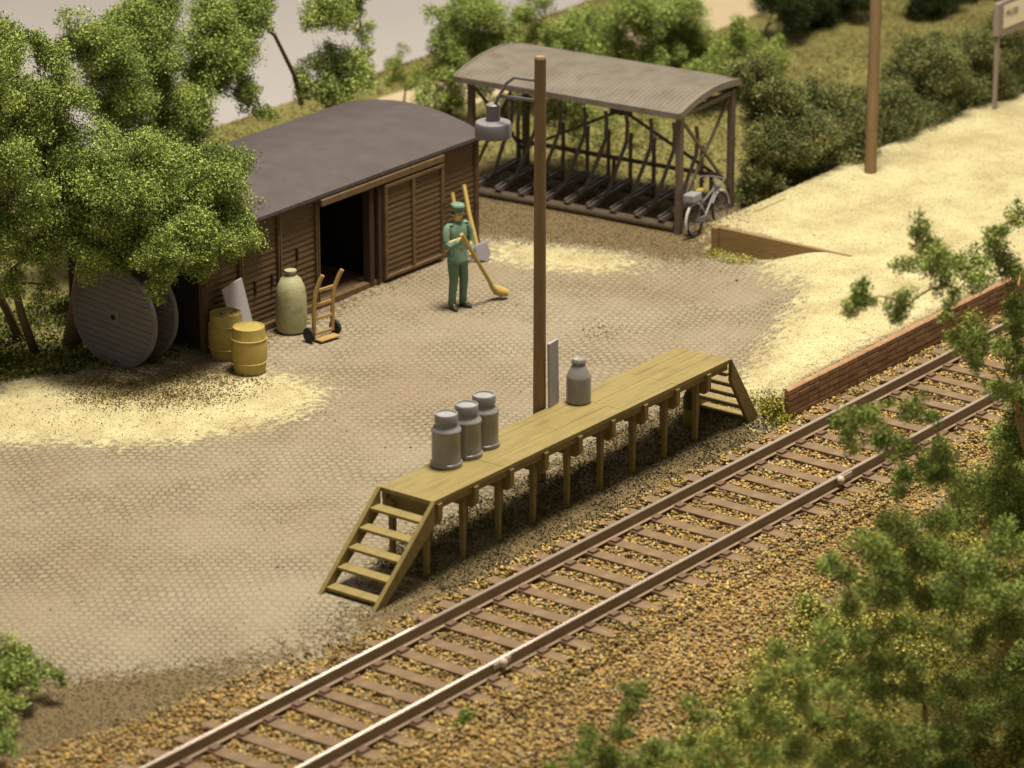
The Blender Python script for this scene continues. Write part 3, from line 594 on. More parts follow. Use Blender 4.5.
# ---------------------------------------------------------------- shed: body of an old goods wagon
so = (6.7, 10.5, 0)
sh = thing('shed', 'brown plank shed made from a goods wagon with open sliding door', 'shed', so)
X0, X1, Y0, Y1, ZE = 3.33, 10.1, 9.1, 11.9, 1.80
def planks(b, xa, xb, y, z0, z1, t=.03, hgt=.092, face=-1):
    z = z0; 
    while z < z1-.02:
        zz = min(z+hgt, z1)
        j = random.uniform(0, .004)
        # each board leans out a little at its foot
        y_a = y+face*(t+.008+j); y_b = y+face*(t-.006+j)
        b.add([(xa,y,z),(xb,y,z),(xb,y,zz-.006),(xa,y,zz-.006),(xa,y_a,z),(xb,y_a,z),(xb,y_b,zz-.006),(xa,y_b,zz-.006)],
              [(3,2,1,0),(4,5,6,7),(0,1,5,4),(1,2,6,5),(2,3,7,6),(3,0,4,7)])
        z = zz
posts = [3.33, 4.17, 5.08, 6.01]
b = MB(so)
for xa, xb in ((3.39,4.12),(4.22,5.03),(5.13,5.95)): planks(b, xa, xb, 9.14, .1, 1.79)
planks(b, 9.2, 10.04, 9.14, .1, 1.79)
# end wall on the right, back wall, end wall on the left
for y in (9.16,): pass
b.box(3.34, 11.83, .05, 10.09, 11.88, 1.80)
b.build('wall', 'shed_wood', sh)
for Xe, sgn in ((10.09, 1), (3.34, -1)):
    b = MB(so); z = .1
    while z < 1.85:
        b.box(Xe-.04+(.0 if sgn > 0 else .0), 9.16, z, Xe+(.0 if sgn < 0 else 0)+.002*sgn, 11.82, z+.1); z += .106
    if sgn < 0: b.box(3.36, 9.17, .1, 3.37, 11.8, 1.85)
    b.build('end_wall', 'shed_wood' if sgn > 0 else 'shed_wood_shaded', sh)
for xa in (3.33, 4.17, 5.08, 5.99, 9.12, 10.05):
    b = MB(so); b.box(xa-.04, 9.05, .06, xa+.04, 9.15, 1.81); b.box(xa-.012, 9.028, .06, xa+.012, 9.049, 1.81); b.build('post', 'shed_trim', sh, bevel=.006)
b = MB(so); b.box(3.3, 9.04, .0, 10.1, 9.17, .099); b.build('sill', 'shed_trim', sh, bevel=.006)
b = MB(so); b.beam((5.98, 8.99, 1.735), (9.06, 8.99, 1.735), .08, .11); b.build('door_rail', 'shed_trim', sh, bevel=.012)
b = MB(so); b.box(3.4, 9.18, .03, 10.03, 11.8, .07); b.build('floor_boards', 'shed_trim', sh)
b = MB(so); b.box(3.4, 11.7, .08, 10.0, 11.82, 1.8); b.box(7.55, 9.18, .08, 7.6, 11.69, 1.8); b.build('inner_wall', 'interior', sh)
b = MB(so); b.box(7.40, 8.99, .10, 7.49, 9.17, 1.64); b.box(7.22, 9.02, .10, 7.33, 9.17, 1.64); b.build('door_jamb', 'shed_dark', sh, bevel=.008)
d = MB(so); planks(d, 7.6, 9.0, 9.03, .12, 1.60, t=.03)
dr = d.build('sliding_door', 'shed_wood', sh)
b = MB(so)
for xa in (7.57, 8.27, 9.02): b.box(xa-.035, 8.955, .10, xa+.035, 9.035, 1.63)
b.box(7.54, 8.95, .08, 9.055, 9.03, .13); b.box(7.54, 8.95, 1.59, 9.055, 9.03, 1.645)
b.build('door_frame', 'shed_trim', dr, bevel=.006)
b = MB(so); b.box(9.0, 8.93, .95, 9.14, 8.952, .99); b.build('latch', 'shed_dark', dr, bevel=.006)
for xa, za in ((4.5, .62), (4.9, .64), (8.4, .5), (5.5, .9), (8.6, .52)):
    b = MB(so); b.box(xa, 9.065, za, xa+.03, 9.10, za+.22); b.build('hook', 'shed_dark', sh, bevel=.004)
# curved roof
def arch(b, xa, xb, ya, yb, ze, rise, th, n=20, rag=0):
    pr = []
    for i in range(n+1):
        f = i/n; pr.append((ya+(yb-ya)*f, ze+rise*(1-(2*f-1)**2)))
    m_ = len(pr); nxs = 14
    vs = []; xs = [xa+(xb-xa)*i/nxs for i in range(nxs+1)]
    for X in xs:
        for (y_, z_) in pr: vs.append((X, y_, z_+random.uniform(-rag, rag)))
    for X in xs:
        for (y_, z_) in pr: vs.append((X, y_, z_-th))
    K = (nxs+1)*m_; fs = []
    for i in range(nxs):
        for j in range(m_-1):
            a_ = i*m_+j; fs.append((a_, a_+1, a_+m_+1, a_+m_)); fs.append((a_+K, a_+m_+K, a_+m_+1+K, a_+1+K))
    for i in range(nxs):
        for j in (0, m_-1): a_ = i*m_+j; fs.append((a_, a_+m_, a_+m_+K, a_+K))
    for j in range(m_-1):
        for i in (0, nxs): a_ = i*m_+j; fs.append((a_, a_+1, a_+1+K, a_+K))
    b.add(vs, fs)
b = MB(so); arch(b, 3.18, 10.17, 8.98, 12.0, 1.875, .26, .055, rag=.004); b.build('roof', 'roof_felt', sh, smooth=True)
b = MB(so); b.box(3.2, 8.985, 1.79, 10.15, 9.03, 1.822); b.build('eave_strip', 'shed_dark', sh)
b = MB(so)
for Xe in (3.345, 10.045):
    pts = [(Xe, 9.1+2.8*i/14, 1.81+.22*(1-(2*i/14-1)**2)) for i in range(15)]+[(Xe, 11.9, 1.7), (Xe, 9.1, 1.7)]
    b.prism(pts, (1, 0, 0), .04)
b.build('gable', 'shed_wood', sh)

# ---------------------------------------------------------------- bicycle shelter
bo = (13.4, 8.85, 0)
bs = thing('bicycle_shelter', 'open bicycle shelter with curved corrugated roof on grey posts', 'bicycle shelter', bo)
XA, XB, YA, YB = 12.5, 14.25, 6.75, 10.80
rp = []
n = 18
def roofz(f): return 2.10+.13*(1-(2*f-1)**2)+.10*f
b = MB(bo)
m_ = 392; K = (m_+1)*(n+1); vs = []; fs = []
for s_ in (0, 1):
    for i in range(m_+1):
        Y = YA-.05+(YB-YA+.30)*i/m_
        cor = .017*math.sin(i*math.pi/4) if s_ == 0 else 0
        for j in range(n+1):
            f = j/n; vs.append((XA-.12+(XB-XA+.32)*f, Y, roofz(f)+cor-(.03 if s_ else 0)))
for i in range(m_):
    for j in range(n):
        a_ = i*(n+1)+j; fs.append((a_, a_+1, a_+n+2, a_+n+1)); fs.append((a_+K, a_+n+1+K, a_+n+2+K, a_+1+K))
for i in range(m_):
    for j in (0, n): a_ = i*(n+1)+j; fs.append((a_, a_+n+1, a_+n+1+K, a_+K))
for j in range(n):
    for i in (0, m_): a_ = i*(n+1)+j; fs.append((a_, a_+1, a_+1+K, a_+K))
b.add(vs, fs); b.build('roof', 'corrugated', bs)
b = MB(bo)
# fascia boards: straight along the eaves, curved at the ends
b.box(XA-.16, YA-.07, 2.01, XA-.122, YB+.27, 2.11); b.box(XB+.202, YA-.07, 2.10, XB+.24, YB+.27, 2.20)
for Y in (YA-.09, YB+.252):
    for j in range(n):
        f0, f1 = j/n, (j+1)/n; xa = XA-.12+(XB-XA+.32)*f0; xb = XA-.12+(XB-XA+.32)*f1
        b.add([(xa,Y,roofz(f0)-.1),(xb,Y,roofz(f1)-.1),(xb,Y,roofz(f1)+.015),(xa,Y,roofz(f0)+.015),(xa,Y+.038,roofz(f0)-.1),(xb,Y+.038,roofz(f1)-.1),(xb,Y+.038,roofz(f1)+.015),(xa,Y+.038,roofz(f0)+.015)],
              [(3,2,1,0),(4,5,6,7),(0,1,5,4),(1,2,6,5),(2,3,7,6),(3,0,4,7)])
b.build('fascia', 'corrugated', bs)
for X, Y in ((XA,YA),(XA,YB),(XB,YA),(XB,YB)):
    b = MB(bo); b.beam((X, Y, -.05), (X, Y, 2.07), .12, .10, (0,1,0)); b.build('post', 'shelter_frame', bs, bevel=.01)
b = MB(bo)
for X in (XA, XB): b.beam((X, YA+.07, 2.02), (X, YB-.07, 2.02), .07, .09)
for Y in (YA, YB): b.beam((XA+.07, Y, 2.02), (XB-.07, Y, 2.02), .07, .08)
b.build('top_beam', 'shelter_frame', bs, bevel=.006)
def br_(p, q): b_ = MB(bo); b_.beam(p, q, .035, .05); b_.build('brace', 'shelter_frame', bs)
for Y in (YA, YB):
    br_((XA+.05, Y-.02, 1.92), (XB-.05, Y-.02, .35)); br_((XA+.05, Y+.03, .35), (XB-.05, Y+.03, 1.92))
cz, cy = 1.4, 8.85
for y_, z_ in ((YA+.06, 1.96), (YB-.06, 1.96), (YA+.06, .45), (YB-.06, .45)): br_((XB-.04, cy, cz), (XB-.04, y_, z_))
b = MB(bo); b.box(XB-.085, cy-.22, cz-.09, XB-.06, cy+.22, cz+.09); b.build('brace_plate', 'shelter_frame', bs)
bs.location = (13.2135, 8.9205, 0); bs.rotation_euler = (0, 0, R(5))
# bicycle rack
ro = (13.2, 8.85, 0)
rk = thing('bicycle_rack', 'dark metal bicycle rack with sloping troughs and bent hoops under the shelter', 'bicycle rack', ro)
b = MB(ro); b.tube([(12.58, 6.86, .07), (12.56, 8.9, .08), (12.58, 10.86, .07)], .085, 10); b.build('front_beam', 'log_wood', rk, smooth=True)
b = MB(ro); b.beam((13.95, 6.9, .62), (13.95, 10.82, .62), .07, .06); b.beam((13.7, 6.9, .16), (13.7, 10.82, .16), .07, .06)
for Y in (6.95, 8.85, 10.75): b.beam((13.95, Y, -.05), (13.95, Y, .6), .05, .05)
b.build('rear_rail', 'log_wood', rk)
for i in range(9):
    Y = 7.08+i*.455+random.uniform(-.03, .03)
    b = MB(ro)
    for dy in (-.045, .045): b.beam((12.5, Y+dy, .2), (13.85, Y+dy, .30), .03, .08)
    b.beam((12.5, Y, .19), (13.85, Y, .285), .07, .02)
    b.build('trough', 'rack_metal', rk)
    b = MB(ro); k = random.uniform(-.04, .04)
    b.tube([(12.75, Y-.07, .26), (13.0, Y-.07, .32), (13.35, Y-.07+k, .75), (13.6, Y-.07+k, 1.05), (13.68, Y-.04+k, 1.35), (13.7, Y+k, 1.5)], .036, 7)
    b.tube([(13.95, Y+.05, .0), (13.95, Y+.05, .95), (13.92, Y+.02, 1.1)], .036, 7)
    b.build('hoop', 'rack_metal', rk, smooth=True)

rk.location = (13.014, 8.903, 0); rk.rotation_euler = (0, 0, R(5))
# ---------------------------------------------------------------- bicycle at the shelter
def bicycle(name, label, loc, rz, lean, grey='bike_grey', fend='bike_fender', seatm='bike_saddle', basket=True):
    t = thing(name, label, 'bicycle', loc, rz); t.rotation_euler = (lean, 0, rz)
    for X in (-.52, .52):
        b = MB(); b.ring((X, 0, .33), (0,1,0), .305, .028, 32, 8); w = b.build('wheel', 'bike_tyre', t, smooth='all')
        b = MB()
        for k in range(12):
            a_ = k*math.pi/6; b.tube([(X, 0, .33), (X+.29*math.cos(a_), 0, .33+.29*math.sin(a_))], .005, 4)
        b.ring((X,0,.33), (0,1,0), .28, .012, 28, 6); b.tube([(X,-.05,.33),(X,.05,.33)], .03, 8); b.build('rim', grey, w)
        b = MB(); pts = [(X+.36*math.cos(a_), 0, .33+.36*math.sin(a_)) for a_ in np.linspace(R(0 if X > 0 else 25), R(150 if X > 0 else 195), 14)]
        b.tube(pts, .03, 6); b.build('mudguard', fend, t, smooth=True)
    b = MB(); T = lambda p, q, r=.02: b.tube([p, q], r, 8)
    T((-.12,0,.30), (-.24,0,.85)); T((-.12,0,.30), (.33,0,.72), .024); T((-.2,0,.62), (.34,0,.80), .02); T((.30,0,.95), (.40,0,.62), .022)
    for dy in (-.05, .05): T((.40,dy,.62), (.52,dy,.33), .014); T((-.12,dy,.30), (-.52,dy,.33), .013); T((-.22,dy,.75), (-.52,dy,.33), .011)
    b.lathe((-.12,-.05,.30), [(.1,0),(.1,.02)], 16, axis=(0,-1,0)); b.beam((-.12,-.1,.30), (-.0,-.1,.18), .03, .02); b.beam((-.5,-.06,.33), (-.12,-.06,.31), .05, .1)
    b.build('frame', grey, t, smooth=True)
    b = MB(); b.tube([(.18,.29,.98),(.27,.26,1.03),(.31,.1,1.04),(.31,-.1,1.04),(.27,-.26,1.03),(.18,-.29,.98)], .016, 8); b.tube([(.3,0,.95),(.31,0,1.04)], .018, 8); b.build('handlebar', grey, t, smooth=True)
    b = MB(); b.lathe((.45,0,.80), [(.02,-.05),(.06,-.02),(.065,.05),(.0,.055)], 14, axis=(1,0,0)); b.build('headlamp', grey, t, smooth=True)
    b = MB(); b.lathe((-.26,0,.88), [(.04,-.02),(.12,.0),(.11,.04),(.05,.06),(0,.06)], 16, ax2=.7); b.build('saddle', seatm, t, smooth=True)
    b = MB()
    for dy in (-.06, .06): b.beam((-.72,dy,.72), (-.3,dy,.72), .015, .015)
    for k in range(4): b.beam((-.7+k*.12,-.065,.735), (-.7+k*.12,.065,.735), .015, .012)
    b.build('carrier', grey, t)
    if basket:
        b = MB(); b.box(-.73, -.13, .745, -.40, .13, .92); b.build('basket', 'bike_basket', t, bevel=.03)
    return t
bicycle('bicycle', 'grey bicycle with pale mudguards and yellow saddle against the right shelter post', (12.98, 6.48, 0), R(5), R(-4)).scale = (.82, .82, .82)

# ---------------------------------------------------------------- cable drum, barrels, carboy, hand truck, panel
do = (2.1, 9.75, .80)
t = thing('cable_drum', 'large grey wooden cable drum standing on edge below the tree', 'cable drum', do)
def flange(xc, name_m):
    b = MB(); r = .80; z = -r; hh = .095
    while z < r-.01:
        z1 = min(z+hh, r); mid = max(abs(z), abs(z1)); 
        pts = []
        ya = math.sqrt(max(r*r-z*z, 0)); yb = math.sqrt(max(r*r-z1*z1, 0))
        if min(ya, yb) < .02: ya = max(ya, .05); yb = max(yb, .05)
        b.prism([(xc-.03, -ya, z+.004), (xc-.03, ya, z+.004), (xc-.03, yb, z1-.004), (xc-.03, -yb, z1-.004)], (1, 0, 0), .05+random.uniform(0,.004))
        z = z1
    b.ring((xc, 0, 0), (1,0,0), r-.03, .04, 56, 8)
    return b
f0 = flange(-.02, 0).build('flange', 'drum_grey', t)
b = MB(); b.ring((-.052,0,0), (1,0,0), .74, .012, 48, 6); b.box(-.062, -.12, -.12, -.048, .12, .12); b.build('centre_plate', 'drum_grey', f0)
b = MB(); b.lathe((-.055,0,0), [(.04,-.015),(.045,.0),(.0,.002)], 12, axis=(1,0,0)); b.build('axle_hole', 'interior', f0)
f1 = flange(.47, 0).build('flange', 'drum_grey', t)
b = MB(); b.lathe((0,0,0), [(.42,.03),(.42,.43)], 36, axis=(1,0,0)); b.build('core', 'drum_dark', t, smooth=True)
t.rotation_euler = (R(7), 0, R(3))
def barrel(loc, label, rz):
    t = thing('barrel', label, 'barrel', loc, rz, 'yellow barrels beside the shed')
    b = MB(); b.lathe((0,0,0), [(.235,0),(.245,.01),(.262,.12),(.275,.2),(.285,.36),(.278,.5),(.265,.6),(.25,.72),(.25,.745),(.225,.745),(.222,.735),(0,.735)], 32); b.build('body', 'barrel_paint', t, smooth=True)
    for z, r in ((.19, .276), (.56, .272)):
        b = MB(); b.ring((0,0,z), (0,0,1), r, .013, 36, 6); b.build('hoop', 'barrel_paint', t, smooth='all')
    t.scale = (.95, .95, .96)
    return t
bt = barrel((3.40, 8.72, 0), 'yellow barrel with dark specks on its lid, behind the other barrel', .4)
b = MB()
for x_, y_ in ((-.05,.06),(.02,-.1),(.1,-.13),(.13,-.09)): b.lathe((x_,y_,.736), [(.03,0),(.02,.012),(0,.014)], 7)
b.build('dirt', 'shoe', bt)
barrel((3.13, 8.03, 0), 'yellow barrel with clean lid, in front of the other barrel', 1.3)
t = thing('carboy', 'tall pale green carboy with short neck standing against the shed', 'carboy', (4.92, 8.72, 0))
b = MB(); b.lathe((0,0,0), [(.19,0),(.228,.03),(.245,.2),(.238,.58),(.215,.72),(.155,.85),(.08,.905),(.07,.94)], 28); b.build('body', 'carboy_green', t, smooth=True)
b = MB(); b.lathe((0,0,0), [(.072,.941),(.095,.955),(.095,.985),(.06,.99),(0,.975)], 20); b.build('neck', 'carboy_green', t, smooth=True)
t = thing('hand_truck', 'wooden hand truck with dark wheels standing beside the pale green carboy', 'hand truck', (4.93, 8.1, 0), R(-8))
for s in (-.19, .19):
    b = MB(); b.tube([(s, 0, .1), (s*1.0, -.02, .62), (s*1.02+.03, -.03, .80), (s*1.05+.09, -.07, .98), (s*1.05+.12, -.1, 1.06)], .034, 8); b.build('handle', 'truck_wood', t, smooth=True)
for z in (.12, .36, .58, .80):
    b = MB(); b.beam((-.19+(.03 if z>.7 else 0), -.015, z), (.19+(.03 if z>.7 else 0), -.015, z), .035, .05); b.build('rung', 'truck_wood', t, bevel=.006)
b = MB(); b.box(-.2, -.18, .03, .2, -.02, .055); b.build('toe_plate', 'truck_wood', t, bevel=.006)
for s in (-.27, .27):
    b = MB(); b.lathe((s-.03, .02, .12), [(.07,0),(.115,.005),(.12,.03),(.115,.055),(.03,.06)], 24, axis=(1,0,0)); b.build('wheel', 'rubber', t, smooth=True)
b = MB(); b.box(-.23, -.015, -.1, .23, .015, .92)
o = b.build('panel', 'board_grey', bevel=.004, loc=(3.93, 8.80, .12)); o.rotation_euler = (R(-9), R(-8), 0); tag(o, 'grey board leaning on the shed wall behind the two barrels', 'board')

# ---------------------------------------------------------------- tools leaning beside the man
t = thing('shovel', 'shovel with yellow handle and grey blade leaning against the shed corner', 'shovel', (9.45, 8.55, 0))
b = MB((9.45, 8.55, 0)); b.tube([(9.40, 8.56, .24), (9.5, 8.8, .72), (9.62, 9.0, 1.14)], .034, 8); b.build('handle', 'handle_wood', t, smooth=True)
b = MB((9.45, 8.55, 0)); b.prism([(9.26,8.52,.28),(9.54,8.47,.30),(9.58,8.42,.10),(9.44,8.38,.0),(9.28,8.44,.05)], (.1,.9,.25), .03); b.build('blade', 'blade_grey', t, bevel=.01)
t = thing('rake', 'yellow handled rake leaning on the shed wall behind the man', 'rake', (9.1, 8.75, 0))
b = MB((9.1, 8.75, 0)); b.tube([(9.12, 8.6, .04), (9.2, 8.8, .6), (9.27, 8.97, 1.10)], .034, 8); b.build('handle', 'handle_wood', t, smooth=True)
b = MB((9.1, 8.75, 0)); b.beam((8.95, 8.6, .04), (9.29, 8.6, .04), .04, .03)
for k in range(6): b.beam((8.97+k*.06, 8.6, .04), (8.97+k*.06, 8.56, .0), .01, .01)
b.build('rake_head', 'blade_grey', t)

# ---------------------------------------------------------------- man with a broom
mo = (7.32, 7.35, 0)
man = thing('person', 'man in green uniform and peaked cap sweeping the yard with a yellow broom', 'person', mo, R(-16))
def skin_obj(name, nodes, edges, m, parent, sub=2, smoothv=True):
    me = bpy.data.meshes.new(name); me.from_pydata([n_[0] for n_ in nodes], edges, []); me.materials.append(MATS[m])
    o = bpy.data.objects.new(name, me); C.objects.link(o); o.parent = parent
    sk = o.modifiers.new('skin', 'SKIN'); sk.use_smooth_shade = True
    sv = me.skin_vertices[0].data if me.skin_vertices else None
    if sv is None:
        me.attributes  # skin layer appears once the modifier exists
        bm = bmesh.new(); bm.from_mesh(me); bm.verts.layers.skin.verify(); bm.to_mesh(me); bm.free(); sv = me.skin_vertices[0].data
    for i, n_ in enumerate(nodes):
        r = n_[1]; sv[i].radius = r if hasattr(r, '__len__') else (r, r); sv[i].use_root = (i == 0); sv[i].use_loose = False
    o.modifiers.new('sub', 'SUBSURF').levels = sub; o.modifiers['sub'].render_levels = sub
    return o
HR = Vector((-.055, -.245, 1.20)); HL = Vector((.20, -.16, .86))       # where the hands close on the handle
nd = [((0,0,.90),(.11,.08)), ((0,.0,1.08),(.10,.07)), ((0,.01,1.25),(.11,.07)), ((0,.01,1.35),(.06,.045)), ((0,0,1.43),(.05,.05)), ((0,-.005,1.50),(.078,.085)), ((0,-.005,1.57),(.083,.095)), ((0,0,1.63),(.06,.07)), ((0,-.10,1.525),(.012,.014))]
ed = [(0,1),(1,2),(2,3),(3,4),(4,5),(5,6),(6,7),(5,8)]
def chain(start, pts):
    k = start
    for p_, r in pts:
        nd.append((p_, r)); ed.append((k, len(nd)-1)); k = len(nd)-1
    return k
chain(0, [((-.09,0,.82),.085), ((-.105,-.02,.47),.055), ((-.115,.02,.09),.04), ((-.125,-.10,.04),.036)])
chain(0, [((.09,0,.82),.085), ((.12,-.01,.47),.055), ((.13,.03,.09),.04), ((.145,-.09,.04),.036)])
kr = chain(3, [((-.17,.01,1.31),.04), ((-.25,-.03,1.10),.036), (tuple(HR+Vector((-.04,.05,-.01))),.03), (tuple(HR+Vector((-.02,.02,0))),(.034,.028))])
kl = chain(3, [((.17,.01,1.31),.04), ((.265,-.0,1.10),.036), (tuple(HL+Vector((.035,.05,.05))),.03), (tuple(HL+Vector((.02,.025,.01))),(.034,.028))])
body = skin_obj('body', nd, ed, 'skin', man)
# fingers curled round the handle, thumb from the side of each palm
ax_b = (Vector((.747, .0, .10))-Vector((-.11, -.265, 1.29))).normalized()
def hand(pos, side):
    u = ax_b; out = Vector((0, -1, 0)); out = (out-u*out.dot(u)).normalized(); w = u.cross(out)*side
    for k in range(5):
        fn = []; fe = []
        if k < 4:
            c = pos+u*(.026*(k-1.5)); L_ = [1, 1.1, 1.03, .85][k]
            angs = [0, 55, 110, 165]
            base = pos+u*(.02*(k-1.5))-out*.03
            for q, a_ in enumerate(angs):
                a_ = R(200-a_*L_); fn.append((tuple(c+(out*math.cos(a_)+w*math.sin(a_))*.034), .011-.001*q))
        else:
            c = pos-u*.05
            for q, a_ in enumerate((200, 260, 310)):
                a_ = R(a_); fn.append((tuple(c+u*.012*q+(out*math.cos(a_)+w*math.sin(a_))*.034), .013-.001*q))
        fe = [(i, i+1) for i in range(len(fn)-1)]
        yield fn, fe
for pos, side in ((HR, 1), (HL, -1)):
    for fn, fe in hand(pos, side):
        skin_obj('thumb' if len(fn) == 3 else 'finger', fn, fe, 'skin', body, 1)
def loft(b, rings, n=20):
    vs = []
    for (cx_, cy_, cz_, rx, ry) in rings:
        vs += [(cx_+rx*math.cos(2*math.pi*j/n)*(1+.015*math.sin(j*3)), cy_+ry*math.sin(2*math.pi*j/n), cz_) for j in range(n)]
    b.add(vs, [(i*n+j, i*n+(j+1) % n, (i+1)*n+(j+1) % n, (i+1)*n+j) for i in range(len(rings)-1) for j in range(n)]+[tuple(range(n)), tuple((len(rings)-1)*n+j for j in range(n))])
b = MB()
loft(b, [(0,.0,.76,.195,.15),(0,.0,.80,.19,.145),(0,0,.95,.165,.125),(0,0,1.04,.155,.118),(0,.0,1.2,.178,.13),(0,.01,1.31,.19,.125),(0,.01,1.37,.165,.10),(0,.01,1.41,.09,.075),(0,.005,1.43,.07,.065)], 28)
b.tube([(-.15,.01,1.36),(-.21,.01,1.33),(-.25,-.01,1.22),(-.268,-.03,1.08),(-.22,-.10,1.07),(-.15,-.17,1.13),tuple(HR+Vector((-.055,.045,-.03)))], [.06,.068,.066,.060,.058,.052,.046], 14)
b.tube([(.15,.01,1.36),(.21,.01,1.33),(.255,.0,1.22),(.285,.0,1.08),(.275,-.03,1.0),tuple(HL+Vector((.045,.06,.09))),tuple(HL+Vector((.03,.045,.045)))], [.06,.068,.066,.060,.056,.05,.046], 14)
jk = b.build('jacket', 'uniform', man, smooth='all')
b = MB()
for z in (.92, 1.03, 1.14, 1.25): b.lathe((.0, -.128+abs(z-1.1)*.02, z), [(.012,0),(.008,.008),(0,.009)], 8, axis=(0,-1,0))
b.build('button', 'bike_saddle', jk)
b = MB(); b.ring((0,.0,1.425), (0,0,1), .062, .018, 20, 8); b.beam((-.2,-.01,1.385),(-.12,-.01,1.395),.09,.012); b.beam((.2,-.01,1.385),(.12,-.01,1.395),.09,.012); b.build('collar', 'uniform', jk, smooth='all')
b = MB()
b.tube([(-.085,0,.86),(-.095,-.005,.7),(-.105,-.025,.47),(-.112,.01,.2),(-.115,.015,.07)], [.105,.098,.078,.066,.07], 14)
b.tube([(.085,0,.86),(.10,.0,.7),(.12,-.015,.47),(.128,.02,.2),(.13,.025,.07)], [.105,.098,.078,.066,.07], 14)
b.build('trousers', 'trousers', man, smooth='all')
for x_, y_, rz_ in ((-.12, -.04, -.25), (.138, -.03, .3)):
    b = MB(); k0 = len(b.v)
    loft(b, [(0,-.01,.0,.052,.125),(0,-.01,.03,.055,.13),(0,-.0,.055,.048,.115),(0,.045,.09,.045,.06),(0,.05,.115,.04,.05)], 18)
    o = b.build('shoe', 'shoe', man, smooth='all', loc=(x_, y_, .003)); o.rotation_euler = (0, 0, rz_)
b = MB(); loft(b, [(0,.0,1.585,.088,.098),(0,0,1.615,.09,.10),(0,.0,1.64,.095,.105),(0,-.015,1.675,.118,.128),(0,-.01,1.70,.112,.12),(0,-.0,1.715,.07,.07)], 26)
b.prism([(.088*math.cos(a_), -.055-.075*math.sin(a_), 1.587-.02*math.sin(a_)) for a_ in np.linspace(0, math.pi, 12)], (0,0,1), .012)
b.build('cap', 'uniform', man, smooth=True)
b = MB(); loft(b, [(0,.03,1.50,.078,.07),(0,.025,1.54,.09,.084),(0,.02,1.568,.091,.09)], 20); b.build('hair', 'hair', man, smooth='all')
for s in (-1, 1):
    b = MB(); b.lathe((s*.031,-.094,1.545), [(.0,-.008),(.009,-.004),(.01,.0),(.0,.006)], 8, axis=(0,-1,0)); b.build('eye', 'shoe', man)
    b = MB(); b.lathe((s*.085,.0,1.53), [(.0,-.012),(.02,-.006),(.024,.004),(.0,.012)], 10, axis=(s,-.2,0)); b.build('ear', 'skin', man, smooth=True)
b = MB(); b.beam((-.024,-.094,1.482),(.024,-.094,1.482),.008,.007); b.build('mouth', 'chair', man)
man.scale = (.9, .95, 1)
# broom
def ml(v): return Matrix.Translation(mo) @ Matrix.Rotation(R(-16), 4, 'Z') @ Vector(v)
pa, pb = ml((-.115, -.268, 1.30)), ml((.66, -.03, .22)); pc = ml((.80, .01, .06)); 
t = thing('broom', 'yellow broom with round bristle head held by the uniformed man', 'broom', tuple(pc))
b = MB(pc); b.tube([pa, (pa+pb)/2, pb], [.03,.032,.036], 10); b.build('handle', 'handle_wood', t, smooth=True)
b = MB(pc); dd = (pc-pb).normalized(); side = Vector((.6, -.8, 0))
b.tube([pb-dd*.10, pb, pb+dd*.09+side*.02, pb+dd*.15+side*.08, pb+dd*.17+side*.17], [.03,.05,.08,.085,.055], 14); b.build('bristles', 'handle_wood', t, smooth=True)
